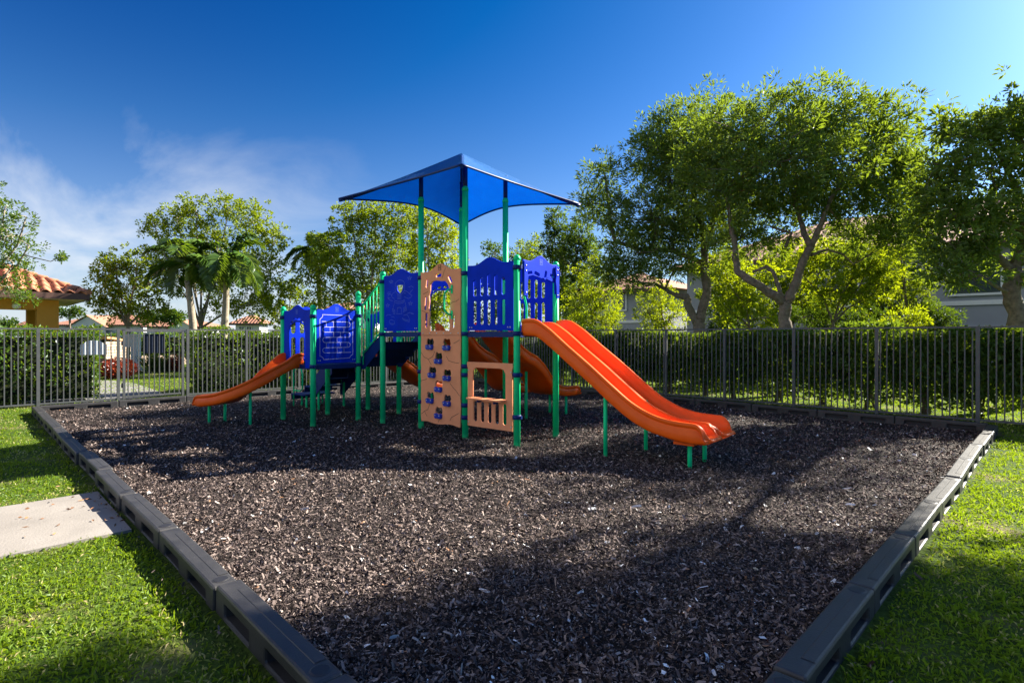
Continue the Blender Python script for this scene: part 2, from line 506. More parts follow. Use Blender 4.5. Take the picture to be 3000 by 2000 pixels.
# ------------------------------------------------------------------ the setting: ground, mulch bed, paths
A0, A1, B0, B1 = -12.98, -0.78, 1.02, 10.38          # inner edges of the mulch bed
LAWN = 0.02
def ground():
    mb = MB()
    W = 900.0
    xs = [-W, A0 - 0.06, A1 + 0.06, W]
    ys = [-W, B0 - 0.06, B1 + 0.06, W]
    for i in range(3):
        for j in range(3):
            if i == 1 and j == 1:
                continue
            mb.add([(xs[i], ys[j], LAWN), (xs[i+1], ys[j], LAWN), (xs[i+1], ys[j+1], LAWN), (xs[i], ys[j+1], LAWN)], [(0, 1, 2, 3)])
    tag(mb.build('ground', M['ground']), 'green lawn around the play area reaching to the houses', 'lawn', kind='structure')
ground()

def height(x, y):
    dip = sum(-d * np.exp(-((x - cx) ** 2 + (y - cy) ** 2) / (2 * s * s)) for cx, cy, s, d in ((-2.35, 5.75, 0.42, 0.045), (-9.9, 2.95, 0.30, 0.03), (-6.4, 8.6, 0.4, 0.035), (-7.4, 8.5, 0.4, 0.035)))
    edge = 0.030 * (np.exp(-(y - B0) / 0.25) + np.exp(-(B1 - y) / 0.25) + np.exp(-(A1 - x) / 0.25) + np.exp(-(x - A0) / 0.25))
    return np.minimum(edge, 0.05) + dip + 0.022 * np.sin(x * 0.9 + y * 1.3) * np.sin(y * 0.8 - 0.5) + 0.018 * np.sin(x * 1.7 + 0.6) * np.sin(y * 1.4 + 1.1) + 0.010 * np.sin(x * 4.1 + y * 3.3) - 0.004

def mulch():
    nx, ny = 140, 110
    xs = np.linspace(A0 - 0.05, A1 + 0.05, nx); ys = np.linspace(B0 - 0.05, B1 + 0.05, ny)
    gx, gy = np.meshgrid(xs, ys, indexing='ij')
    gz = height(gx, gy) + RNG.normal(0, 0.004, gx.shape)
    V = np.stack([gx, gy, gz], -1).reshape(-1, 3)
    idx = np.arange(nx * ny).reshape(nx, ny)
    F = np.stack([idx[:-1, :-1], idx[1:, :-1], idx[1:, 1:], idx[:-1, 1:]], -1).reshape(-1, 4)
    o = link('mulch_bed', np_mesh('mulch_bed', V, F, smooth=True), M['mulch'])
    tag(o, 'dark mulch bed under the play structure', 'mulch', kind='structure')
    # loose chips: curled flakes of two quads each, denser where the eye is nearer
    pts = []
    for z0, z1, d in ((1.4, 2.4, 11000), (2.4, 3.4, 9800), (3.4, 4.6, 7400), (4.6, 6.2, 4700), (6.2, 8.5, 2200), (8.5, 12, 1100), (12, 17, 500)):
        area = 2.3 * (z1 * z1 - z0 * z0) / 2
        n = int(area * d)
        Z = np.sqrt(RNG.uniform(z0 * z0, z1 * z1, n)); X = RNG.uniform(-1.15, 1.15, n) * Z
        x = 0.70711 * (X - Z); y = 0.70711 * (X + Z)
        k = (x > A0 + 0.01) & (x < A1 - 0.01) & (y > B0 + 0.01) & (y < B1 - 0.01)
        sc = 1.0 if z1 < 5 else (1.12 if z1 < 8 else 1.3)
        pts.append(np.stack([x[k], y[k], np.full(k.sum(), sc)], -1))
    spill = []
    for k_ in range(420):
        q_ = RNG.uniform(0, 9.0)
        off_ = 0.16 + RNG.exponential(0.07)
        spill.append((A1 - q_, B0 - off_, 0.9) if k_ % 2 else (A1 + off_, B0 + q_, 0.9))
    pts.append(np.array(spill))
    p = np.concatenate(pts); n = len(p)
    L = RNG.gamma(2.3, 0.0064, n).clip(0.006, 0.065) * p[:, 2]
    shred = RNG.random(n) < 0.016
    L[shred] = RNG.uniform(0.04, 0.075, shred.sum())
    Wd = (L * RNG.uniform(0.16, 0.50, n)).clip(0.0035, 0.013) * p[:, 2]
    yaw = RNG.uniform(0, 2 * np.pi, n)
    pit = RNG.normal(0, 0.42, n); rol = RNG.normal(0, 0.6, n)
    ax = np.stack([np.cos(yaw) * np.cos(pit), np.sin(yaw) * np.cos(pit), np.sin(pit)], -1)
    sd = np.stack([-np.sin(yaw), np.cos(yaw), np.zeros(n)], -1)
    up = np.cross(ax, sd)
    sd = sd * np.cos(rol)[:, None] + up * np.sin(rol)[:, None]
    up = np.cross(ax, sd)
    lawn_ = (p[:, 1] < B0) | (p[:, 0] > A1)
    c = np.stack([p[:, 0], p[:, 1], np.where(lawn_, LAWN + 0.02, height(p[:, 0], p[:, 1])) + 0.006 + RNG.uniform(0, 0.018, n)], -1)
    curl = RNG.normal(0, 0.10, n)[:, None] * L[:, None]
    white = RNG.random(n) < np.where(p[:, 0] + p[:, 1] * 0.6 > -1.2, 0.0075, 0.0042)
    L[white] *= 1.25; Wd[white] *= 1.7
    hl, hw = (L / 2)[:, None], (Wd / 2)[:, None]
    tw = RNG.uniform(0.45, 1.0, n)[:, None]
    V = np.stack([c - ax * hl - sd * hw * tw - up * curl, c - ax * hl + sd * hw * tw - up * curl,
                  c - sd * hw + up * curl, c + sd * hw + up * curl,
                  c + ax * hl - sd * hw * tw - up * curl, c + ax * hl + sd * hw * tw - up * curl], 1).reshape(-1, 3)
    b = (np.arange(n) * 6)[:, None]
    F = np.concatenate([b + np.array([0, 2, 3, 1]), b + np.array([2, 4, 5, 3])], 0)
    tint = RNG.beta(1.7, 2.2, n) * 0.955
    tint[white] = RNG.uniform(0.985, 1.0, white.sum())
    rust = RNG.random(n) < 0.005
    tint[rust] = 0.972
    o = link('mulch_chips', np_mesh('mulch_chips', V, F, np.repeat(tint, 6)), M['chips'])
    tag(o, 'loose dark mulch chips with scattered white flakes filling the play bed', 'mulch chips', kind='stuff')
mulch()

SLAB = (-6.0, -4.65, -4.0, 0.86)     # a0, a1, b0, b1
def slab():
    a0, a1, b0, b1 = SLAB
    mb = MB()
    for y0, y1 in ((b0, -1.4), (-1.388, b1)):
        mb.box(((a0 + a1) / 2, (y0 + y1) / 2, 0.015), (a1 - a0, y1 - y0, 0.05))
    tag(mb.build('concrete_path', M['concrete']), 'pale concrete path slab meeting the left border', 'path', kind='structure')
slab()

def walkway():
    pts = [G(60, 1190), G(300, 1176), G(488, 1158), G(455, 1143), G(425, 1133), G(395, 1124), G(360, 1117.5), G(320, 1115), G(200, 1113), G(60, 1112)]
    mb = MB()
    mb.add([(p.x, p.y, LAWN + 0.010) for p in pts], [tuple(range(len(pts)))])
    tag(mb.build('walkway', M['walk']), 'grey concrete walkway curving away beyond the gate', 'path', kind='structure')
walkway()

# ------------------------------------------------------------------ plastic border round the mulch
def timber_mesh(L):
    """one interlocking border section: rounded block with two long slots, thin web inside"""
    W_, Hh = 0.120, 0.185
    r = 0.016
    outer = rrect(0, Hh / 2, L - 0.008, Hh, r, 3)
    sl = L * 0.30
    holes = [rrect(-L * 0.235, 0.098, sl, 0.062, 0.012, 2), rrect(L * 0.235, 0.098, sl, 0.062, 0.012, 2)]
    me = plate_mesh('border_timber', outer, holes, W_, 0.012, lambda u, w, t: (u, t, w))
    return me
def border(label, p0, p1, joints, side, end=1):
    """joints: distances along p0->p1; side: offset of the block centre to the outside (left of the direction)"""
    d = (Vector(p1) - Vector(p0)).normalized()
    nrm = Vector((-d.y, d.x, 0)) * side
    root = empty('play_border', p0, math.atan2(d.y, d.x))
    tag(root, label, 'border', 'plastic borders around the mulch')
    cache = {}
    rnd = random.Random(len(label))
    for i in range(len(joints) - 1):
        s0, s1 = joints[i], joints[i + 1]
        L = round(s1 - s0, 3)
        if L not in cache:
            cache[L] = timber_mesh(L)
        o = link('border_timber', cache[L], M['curb'], root)
        o.location = ((s0 + s1) / 2, side * (0.0600 + rnd.uniform(-0.010, 0.010)), -0.035 + rnd.uniform(-0.010, 0.004))
        o.rotation_euler = (rnd.uniform(-.02, .02), rnd.uniform(-0.003, 0.003), rnd.uniform(-0.014, 0.014))
        if 'web' not in cache or cache.get('wl') != L:
            cache['web'] = MB().box((0, 0, 0.098), (L * 0.88, 0.018, 0.075)).mesh('web'); cache['wl'] = L
            m_ = MB()
            m_.tube([(0, 0, 0.1852), (0, 0, 0.1885)], 0.034, 18)
            cache['pin'] = m_.mesh('pin_cap')
            m_ = MB()
            for k in range(18):
                a, b = 2 * math.pi * k / 18, 2 * math.pi * (k + 1) / 18
                r0, r1 = 0.032, 0.042
                q = [(r0*math.cos(a), r0*math.sin(a), 0.1886), (r1*math.cos(a), r1*math.sin(a), 0.1856), (r1*math.cos(b), r1*math.sin(b), 0.1856), (r0*math.cos(b), r0*math.sin(b), 0.1886)]
                m_.add(q, [(0, 1, 2, 3)], True)
            cache['ring'] = m_.mesh('pin_ring')
            m_ = MB(); q0, q1 = -0.055, -0.004
            m_.add([(-L / 2 + 0.13, q0, 0.1848), (L / 2 - 0.13, q0, 0.1848), (L / 2 - 0.13, q0 + 0.006, 0.1872), (-L / 2 + 0.13, q0 + 0.006, 0.1872), (L / 2 - 0.13, q1, 0.1872), (-L / 2 + 0.13, q1, 0.1872), (L / 2 - 0.13, q1 + 0.004, 0.1848), (-L / 2 + 0.13, q1 + 0.004, 0.1848)], [(0, 1, 2, 3), (3, 2, 4, 5), (5, 4, 6, 7)])
            cache['ridge'] = m_.mesh('top_ridge')
        link('web', cache['web'], M['dark'], o)
        e = link('pin_cap', cache['pin'], M['dark'], o); e.location = (end * (L / 2 - 0.075), 0, 0)
        e = link('pin_ring', cache['ring'], M['curb'], o); e.location = (end * (L / 2 - 0.075), 0, 0)
        link('top_ridge', cache['ridge'], M['curb'], o)
    return root
# left border runs along y = B0 from near the camera to the back corner; the block lies outside
jl = [0.0] + [x for x in np.arange(1.12, 12.2, 1.12)] + [12.20]
border('black plastic border along the left lawn, meeting the concrete slab', (A1, B0, 0), (A0, B0, 0), [round(float(j), 3) for j in jl], 1, -1)
jr = [round(float(j), 3) for j in np.linspace(0.14, B1 - B0 + 0.0, 10)]
border('black plastic border along the right lawn with pale light in its slots', (A1, B0, 0), (A1, B1, 0), jr, -1)
jb = [round(float(j), 3) for j in np.linspace(0.0, B1 - B0, 9)]
border('black plastic border in front of the gate', (A0, B0 , 0), (A0, B1, 0), jb, 1)
jk = [round(float(j), 3) for j in np.linspace(0.0, A1 - A0, 12)]
border('black plastic border in front of the shrub row fence', (A0, B1, 0), (A1, B1, 0), jk, 1)

# ------------------------------------------------------------------ play structure
PS = empty('play_structure', (-4.98, 5.07, 0.0), R(5.16))
tag(PS, 'blue green and orange climbing frame with slides and a blue shade canopy', 'play structure')
XS = [0.0, -0.93, -1.86, -2.79]
XL = [-3.46, -4.39]
YL, Y0, Y1 = -0.83, 0.0, 0.86
UP, LO = 1.43, 0.92                      # deck levels
PR = 0.043

clamp_me = MB().tube([(0, 0, -0.029), (0, 0, 0.029)], PR + 0.013, 18).box((0.058, 0, 0), (0.045, 0.028, 0.040)).box((-0.056, 0, 0), (0.030, 0.022, 0.034)).mesh('clamp')
cap_me = MB().lathe((0, 0, 0), [(PR + 0.003, -0.030), (PR + 0.003, 0.0), (PR * 0.93, 0.018), (PR * 0.68, 0.034), (PR * 0.32, 0.042), (0.003, 0.044)], 18).mesh('post_cap')
def post(x, y, top, clamps=(), rot=0.0):
    o = MB().tube([(0, 0, -0.12), (0, 0, top - 0.03)], PR, 20).build('post', M['green'], PS)
    o.location = (x, y, 0)
    c = link('post_cap', cap_me, M['green'], o); c.location = (0, 0, top - 0.02)
    for z in clamps:
        k = link('clamp', clamp_me, M['navy'], o); k.location = (0, 0, z); k.rotation_euler = (0, 0, rot)
    return o
UT, LT, CT = 2.42, 1.87, 3.47
post(0, Y0, UT, (UP + 0.0, 2.28, 0.90, 0.36))
post(XS[1], Y0, CT, (UP + 0.0, 2.27, 0.98, 0.86, 0.44, 0.27))
post(XS[2], Y0, CT, (UP + 0.0, 2.27, 0.87, 0.42))
post(XS[3], Y0, UT, (UP + 0.0, 2.27))
post(0, Y1, UT, (UP, 2.27))
post(XS[1], Y1, CT, (UP, 2.27))
post(XS[2], Y1, CT, (UP, 2.27))
post(XS[3], Y1, UT, (UP, 2.27))
post(XL[0], Y0, 2.13, (LO + 0.0, 1.93, 1.74))
post(XL[0], YL, LT, (LO + 0.0, 1.71))
post(XL[1], YL, LT, (LO, 1.71))
post(XL[1], Y0, LT, (LO, 1.71))
post(XL[0], Y1, 2.13, (LO, 1.80))
post(XL[1], Y1, LT, (LO, 1.71))

def deck(x0, x1, y0, y1, z):
    mb = MB()
    mb.box(((x0 + x1) / 2, (y0 + y1) / 2, z - 0.012), (abs(x1 - x0) - 0.06, abs(y1 - y0) - 0.06, 0.022))
    o = mb.build('deck', M['deck'], PS)
    e = MB()
    t = 0.020
    for (cx, cy, sx, sy) in (((x0 + x1) / 2, y0 - 0.004, abs(x1 - x0) - 0.088, t), ((x0 + x1) / 2, y1 + 0.004, abs(x1 - x0) - 0.088, t),
                             (x0, (y0 + y1) / 2, t, abs(y1 - y0) - 0.088), (x1, (y0 + y1) / 2, t, abs(y1 - y0) - 0.088)):
        e.box((cx, cy, z - 0.012), (sx, sy, 0.072))
    e.build('deck_edge', M['navy'], o)
    for cx in (x0 + 0.12, x1 - 0.12):
        pass
    return o
for i in range(3):
    deck(XS[i + 1], XS[i], Y0, Y1, UP + 0.004)
deck(XL[1], XL[0], YL, Y0, LO)
deck(XL[1], XL[0], Y0 + 0.012, Y1, LO)

# panels -----------------------------------------------------------
def frame_y(x0, y):      # panel in the plane y = const, u runs along +x from x0
    return lambda u, w, t: (x0 + u, y - t, w)
def frame_x(y0, x):      # panel in the plane x = const, u runs along +y from y0, front towards +x
    return lambda u, w, t: (x + t, y0 + u, w)

def wave_top(w, z, hump, n=22):
    """wavy top edge from right to left: flat shoulders and one hump in the middle"""
    pts = []
    for k in range(n + 1):
        s = k / n
        g = math.exp(-((s - 0.5) / 0.185) ** 2)
        d = -0.010 * (math.exp(-((s - 0.18) / 0.10) ** 2) + math.exp(-((s - 0.82) / 0.10) ** 2))
        pts.append((w * (1 - s), z + hump * g + d))
    return pts

bolt_me = MB().lathe((0, 0, 0), [(0.011, 0.0), (0.010, 0.004), (0.004, 0.007), (0.001, 0.0075)], 8).mesh('bolt')
def bolts(parent, frame, pts, t, mat):
    for (u, w) in pts:
        o = link('bolt', bolt_me, mat, parent)
        p0 = Vector(frame(u, w, t)); p1 = Vector(frame(u, w, t + 1))
        o.location = p0
        o.rotation_euler = (p1 - p0).to_track_quat('Z', 'Y').to_euler()

def emblem(mb, fr, cu, cw, t, s=0.033):
    ribbon(mb, [(cu - s, cw - s * 1.25), (cu + s, cw - s * 1.25), (cu + s, cw + s * 1.25), (cu - s, cw + s * 1.25)], 0.006, fr, t, True)
    ribbon(mb, [(cu - s * .45, cw - s * .9), (cu - s * .45, cw + s * .9)], 0.009, fr, t + .0004)
    ribbon(mb, [(cu + s * .45, cw - s * .9), (cu + s * .45, cw + s * .9)], 0.009, fr, t + .0004)
    ribbon(mb, [(cu - s * .6, cw), (cu + s * .6, cw)], 0.009, fr, t + .0008)

G_ = PR + 0.008            # gap from post centre to panel edge
BW = 0.93 - 2 * G_         # panel width in an upper bay
TH = 0.020

def slotted_panel(x0, y, label=None):
    fr = frame_y(x0 + G_, y)
    outer = [(0, UP + 0.045), (BW, UP + 0.045)] + wave_top(BW, 2.37, 0.085)
    holes = []
    for k in range(5):
        u = BW * (0.175 + k * 0.155)
        top = 2.155 + 0.075 * math.exp(-((k - 2.2) / 1.5) ** 2)
        holes.append(rrect(u, (1.94 + top) / 2, 0.062, top - 1.94, 0.030, 4))
        holes.append(rrect(u, 1.715, 0.062, 0.335, 0.030, 4))
    o = plate('slotted_panel', outer, holes, TH, 0.004, fr, M['blue'], PS)
    if label: o['label'] = label
    bolts(o, fr, [(0.05, UP + 0.085), (0.09, UP + 0.085), (BW - 0.09, UP + 0.085), (BW - 0.05, UP + 0.085)], TH / 2, M['bolt'])
    return o
slotted_panel(XS[1], Y0 - 0.005)
slotted_panel(XS[1], Y1 + 0.005)

def astronaut_panel():
    fr = frame_y(XS[3] + G_, Y0 - 0.005)
    outer = [(0, UP + 0.045), (BW, UP + 0.045)] + wave_top(BW, 2.36, 0.085)
    def q(x, y):        # detail picture (620 x 1200) to panel
        return ((x - 190) / 610 * BW, 2.445 - (y - 190) / 1200 * (2.445 - UP - 0.045))
    visor = [q(*p) for p in [(425, 515), (445, 505), (480, 498), (515, 503), (535, 515), (532, 570), (518, 620), (490, 652), (470, 652), (442, 620), (428, 570)]]
    o = plate('astronaut_panel', outer, [visor], TH, 0.004, fr, M['blue'], PS)
    o['label'] = 'blue panel engraved with a waving astronaut'
    mb = MB()
    def ln(pts, wd=0.0065, closed=False):
        ribbon(mb, [q(*p) for p in pts], wd, fr, TH / 2 + 0.0012, closed)
    ln(arc(485, 500, 85, 90, 180, 360) and [(400 + 85 + 85 * math.cos(R(a)), 500 - 90 * math.sin(R(a))) for a in range(180, -1, -18)])
    ln([(400, 500), (398, 560), (405, 620), (440, 668), (490, 680), (540, 660), (570, 600), (572, 500)])
    ln([(400, 525), (440, 505), (490, 498), (540, 508), (570, 530)])
    for k in range(4): ln([(440, 695 + k * 24), (510, 695 + k * 24)])
    ln([(385, 790), (430, 812), (490, 820), (540, 812), (570, 786)])
    ln([(380, 820), (420, 848), (480, 858), (540, 846), (575, 815)])
    ln([(400, 625), (350, 660), (330, 700), (350, 735), (385, 760)]); ln([(350, 800), (300, 780), (265, 735), (270, 690), (300, 660), (345, 690)])
    ln([(255, 628), (320, 628)]); ln([(255, 660), (310, 655)]); ln([(262, 740), (310, 738)])
    ln([(560, 622), (600, 630), (650, 680), (700, 725)]); ln([(565, 735), (630, 775), (680, 755), (700, 715)]); ln([(560, 665), (590, 672)])
    ln([(650, 690), (680, 640), (715, 610)]); ln([(640, 560), (690, 545), (720, 570)])
    ln([(385, 850), (362, 940), (350, 1000)]); ln([(575, 830), (590, 910), (605, 1000)])
    ln([(440, 945), (480, 935), (505, 940)]); ln([(425, 1058), (525, 1056)]); ln([(440, 950), (432, 1050)]); ln([(505, 945), (518, 1050)])
    for k in range(4): ln([(345 + k * 5, 960 + k * 28), (375, 968 + k * 28), (400, 990 + k * 24)])
    for k in range(4): ln([(545, 950 + k * 26), (575, 935 + k * 24), (598, 915 + k * 28)])
    ln([(335, 1110), (370, 1105), (385, 1130)]); ln([(295, 1180), (330, 1165), (375, 1185)]); ln([(290, 1215), (330, 1240), (388, 1245)]); ln([(300, 1245), (335, 1260), (375, 1262)]); ln([(295, 1180), (290, 1215)]); ln([(388, 1245), (390, 1190)])
    ln([(525, 1135), (570, 1165), (655, 1195)]); ln([(530, 1158), (575, 1190), (652, 1218)]); ln([(550, 1090), (605, 1075), (640, 1120), (660, 1190)])
    for sx, sy in ((325, 425), (262, 880), (670, 870), (655, 390)):
        star = [(sx + (38 if k % 2 == 0 else 15) * math.sin(k * math.pi / 5), sy - (38 if k % 2 == 0 else 15) * math.cos(k * math.pi / 5)) for k in range(10)]
        ln(star, 0.007, True)
    ln([(230, 1090), (265, 1060), (325, 1075)]); ln([(610, 1060), (660, 1040), (730, 1068), (680, 1062)])
    mb.build('engraving', M['blue_line'], o)['kind'] = 'stuff'
    bolts(o, fr, [(0.03, UP + 0.085), (0.06, UP + 0.085), (BW - 0.07, UP + 0.085), (BW - 0.03, UP + 0.085)], TH / 2, M['bolt'])
astronaut_panel()

def wobble(pts, amp, seed):
    r = random.Random(seed)
    return [(u + r.uniform(-amp, amp), w + r.uniform(-amp, amp)) for u, w in pts]

def rock_wall():
    x0 = XS[2] + G_ - 0.004
    fr = frame_y(x0, Y0 - 0.034)
    W_ = BW + 0.008
    r = random.Random(4)
    # door panel above the deck
    right = [(W_ + r.uniform(-0.006, 0.004), 1.42 + k * 0.09) for k in range(1, 10)]
    left = [(r.uniform(-0.004, 0.006), 2.32 - k * 0.09) for k in range(0, 10)]
    outer = [(0.0, UP - 0.02), (W_, UP - 0.02)] + right + wave_top(W_, 2.345, 0.10) + left
    opening = [(0.20, 1.475), (0.60, 1.475), (0.615, 1.56), (0.60, 1.66), (0.625, 1.80), (0.62, 1.95), (0.61, 2.06), (0.57, 2.14), (0.52, 2.185), (0.43, 2.19), (0.33, 2.205), (0.25, 2.195), (0.205, 2.15),
               (0.20, 2.06), (0.175, 1.99), (0.185, 1.90), (0.17, 1.82), (0.20, 1.72), (0.185, 1.60)]
    k = W_ / 0.83
    opening = [(u * k, w) for u, w in opening]
    holes = [opening] + [rrect(u * W_, w, a, b, min(a, b) * 0.45, 3, R(rt)) for u, w, a, b, rt in
             ((0.155, 2.175, 0.038, 0.125, -8), (0.46, 2.275, 0.115, 0.050, 3), (0.745, 2.205, 0.045, 0.125, 32), (0.125, 1.88, 0.040, 0.20, -6), (0.14, 1.63, 0.042, 0.22, -2), (0.83, 1.60, 0.042, 0.18, -6))]
    o = plate('rock_door_panel', outer, holes, 0.024, 0.004, fr, M['tan'], PS)
    o['label'] = 'tan rock style panel with a doorway opening and green grab handle'
    mb = MB()
    t = 0.0134
    ribbon(mb, [(0.55 * W_, 2.235), (0.59 * W_, 2.29), (0.60 * W_, 2.32), (0.64 * W_, 2.37)], 0.006, fr, t)
    ribbon(mb, [(0.07 * W_, 2.02), (0.13 * W_, 2.035), (0.19 * W_, 2.05)], 0.006, fr, t)
    ribbon(mb, [(0.02 * W_, 1.78), (0.08 * W_, 1.765), (0.14 * W_, 1.745), (0.20 * W_, 1.735)], 0.006, fr, t)
    ribbon(mb, [(0.77 * W_, 1.86), (0.82 * W_, 1.88), (0.90 * W_, 1.885), (0.96 * W_, 1.915)], 0.006, fr, t)
    emblem(mb, fr, 0.49 * W_, 2.385, t, 0.030)
    mb.build('crack_lines', M['tan_line'], o)['kind'] = 'stuff'
    bolts(o, fr, [((0.06 + i * 0.177) * W_, UP + 0.010) for i in range(6)], 0.012, M['tan'])
    h = MB()
    u0 = 0.79 * W_
    h.tube([fr(u0, 2.06, 0.012), fr(u0 - 0.02, 2.055, 0.05), fr(u0 - 0.075, 2.01, 0.075), fr(u0 - 0.085, 1.95, 0.08), fr(u0 - 0.085, 1.80, 0.08), fr(u0 - 0.07, 1.75, 0.075), fr(u0 - 0.02, 1.705, 0.05), fr(u0, 1.70, 0.012)], 0.014, 10)
    for w in (2.06, 1.70):
        h.box(fr(u0 + 0.005, w, 0.016), (0.034, 0.008, 0.12))
    h.build('grab_handle', M['green'], o)
    # climbing panel below
    rr = [(W_ + r.uniform(-0.010, 0.004), 0.16 + k * 0.062) for k in range(0, 20)]
    ll = [(r.uniform(-0.004, 0.010), 1.36 - k * 0.062) for k in range(0, 20)]
    bottom = [(W_ * s, 0.135 + 0.012 * math.sin(s * 11) + r.uniform(-.004, .004)) for s in np.linspace(0.02, 0.98, 12)]
    outer = bottom + rr + [(W_, UP - 0.024), (0, UP - 0.024)] + ll
    hp = [(435, 775), (558, 778), (498, 877), (452, 982), (560, 997), (500, 1083), (438, 1172), (561, 1180), (500, 1277)]
    pts = [((x - 365) / 287 * W_, 1.405 - (y - 690) / 645 * 1.27) for x, y in hp]
    holes = []
    for (u, w) in pts:
        holes.append(wobble([(u - 0.068, w + 0.035), (u + 0.066, w + 0.03), (u + 0.078, w + 0.07), (u + 0.06, w + 0.118), (u + 0.03, w + 0.122), (u + 0.005, w + 0.110), (u - 0.03, w + 0.128), (u - 0.06, w + 0.115), (u - 0.074, w + 0.075)], 0.006, int(u * 1000)))
    c = plate('climbing_panel', outer, holes, 0.024, 0.004, fr, M['tan'], PS)
    c['label'] = 'tan rock style climbing panel with nine blue foot holds'
    mb = MB()
    def q(x, y): return ((x - 365) / 287 * W_, 1.405 - (y - 690) / 645 * 1.27)
    for line in ([(645, 720), (625, 735), (605, 745)], [(472, 805), (455, 845), (425, 865)], [(368, 815), (390, 850), (420, 863), (445, 905)], [(555, 840), (570, 870), (600, 880), (640, 885)],
                 [(368, 1030), (395, 1020), (410, 1015)], [(582, 1035), (600, 1060), (620, 1080), (645, 1115)], [(432, 1200), (420, 1240), (395, 1255), (370, 1280)], [(395, 1258), (412, 1290)],
                 [(640, 1240), (610, 1262), (590, 1275), (580, 1300)], [(505, 1300), (495, 1325)]):
        ribbon(mb, [q(*p) for p in line], 0.0065, fr, t)
    mb.build('crack_lines', M['tan_line'], c)['kind'] = 'stuff'
    for (u, w) in pts:
        hb = MB()
        top = [(-0.082, 0.030), (-0.05, 0.040), (-0.02, 0.030), (0.02, 0.030), (0.05, 0.040), (0.080, 0.028), (0.078, -0.022), (0.055, -0.045), (0.022, -0.040), (0.0, -0.030), (-0.022, -0.040), (-0.055, -0.045), (-0.078, -0.018)]
        vs_, n = [], len(top)
        for lev, (sc, tt) in enumerate(((0.92, 0.008), (0.92, 0.034), (0.80, 0.050))):
            vs_ += [fr(u + a * sc, w + b * sc, tt) for a, b in top]
        fs_ = [(l * n + i, l * n + (i + 1) % n, (l + 1) * n + (i + 1) % n, (l + 1) * n + i) for l in range(2) for i in range(n)] + [tuple(range(2 * n, 3 * n))]
        hb.add(vs_, fs_)
        hh = hb.build('foot_hold', M['hold'], c)
        bolts(hh, fr, [(u - 0.042, w + 0.006), (u + 0.042, w + 0.006)], 0.0495, M['bolt'])
rock_wall()

def shop_panel():
    fr = frame_y(XS[1] + G_ + 0.012, Y0 - 0.01)
    W_ = BW - 0.024
    outer = [(0.01, 0.20), (0.055, 0.165), (W_ - 0.055, 0.165), (W_ - 0.01, 0.20), (W_ - 0.005, 0.86), (W_ + 0.012, 0.99), (W_ + 0.012, 1.045), (-0.012, 1.045), (-0.012, 0.99), (0.005, 0.86)]
    outer = [(0.0, 0.165), (W_, 0.165), (W_ - 0.004, 0.96), (W_ + 0.010, 0.985), (W_ + 0.010, 1.045), (-0.010, 1.045), (-0.010, 0.985), (0.004, 0.96)]
    win = [(0.10, 0.555), (W_ - 0.115, 0.555), (W_ - 0.115, 0.90), (W_ - 0.15, 0.955), (W_ - 0.20, 0.97), (0.17, 0.97), (0.12, 0.95), (0.10, 0.90)]
    holes = [win] + [rrect(0.145 + k * 0.128 * W_ / 0.78, 0.375, 0.066, 0.275, 0.031, 4) for k in range(5)]
    o = plate('shop_panel', outer, holes, 0.022, 0.005, fr, M['tan'], PS)
    o['label'] = 'tan play shop panel with window, counter and slots'
    c = MB()
    c.box(fr(W_ / 2 - 0.005, 0.556, 0.045), (W_ - 0.19, 0.17, 0.020))
    c.build('counter', M['tan'], o)
    for u in (0.25, 0.55):
        MB().box(fr(u, 0.525, 0.04), (0.03, 0.08, 0.035)).build('bracket', M['navy'], o)
    bolts(o, fr, [(0.02, 0.93), (W_ - 0.02, 0.93), (0.02, 0.22), (W_ - 0.02, 0.22)], 0.011, M['bolt'])
shop_panel()

def hood(fr, W_, z0, z1, hump, leg, arch_z, name='slide_hood', wide=0.60, slots=True, label=None):
    """slide entrance hood: wavy top, arched opening, side legs"""
    u0, u1 = W_ / 2 - wide / 2, W_ / 2 + wide / 2
    rr_ = 0.16
    outer = [(0, z0), (u0, z0), (u0, arch_z - rr_ * 0.6)] + arc(u0 + rr_, arch_z - rr_ * 0.6, rr_, rr_, 180, 90, 6) + arc(u1 - rr_, arch_z - rr_ * 0.6, rr_, rr_, 90, 0, 6) + [(u1, arch_z - rr_ * 0.6), (u1, z0), (W_, z0)] + wave_top(W_, z1, hump)
    holes = []
    if slots:
        za = arch_z + rr_ * 0.4
        for s, dz, rt in ((-0.33, -0.020, 20), (-0.12, 0.035, 4), (0.12, 0.035, -4), (0.33, -0.020, -20)):
            holes.append(rrect(W_ / 2 + s * wide, za + dz + 0.012, 0.095, 0.038, 0.017, 3, R(rt)))
    o = plate(name, outer, holes, TH, 0.004, fr, M['blue'], PS)
    if label: o['label'] = label
    mb = MB()
    emblem(mb, fr, W_ / 2, z1 + hump * 0.2 - 0.045, TH / 2 + 0.0012, 0.026)
    mb.build('engraving', M['blue_line'], o)['kind'] = 'stuff'
    return o
DW = Y1 - Y0 - 2 * G_
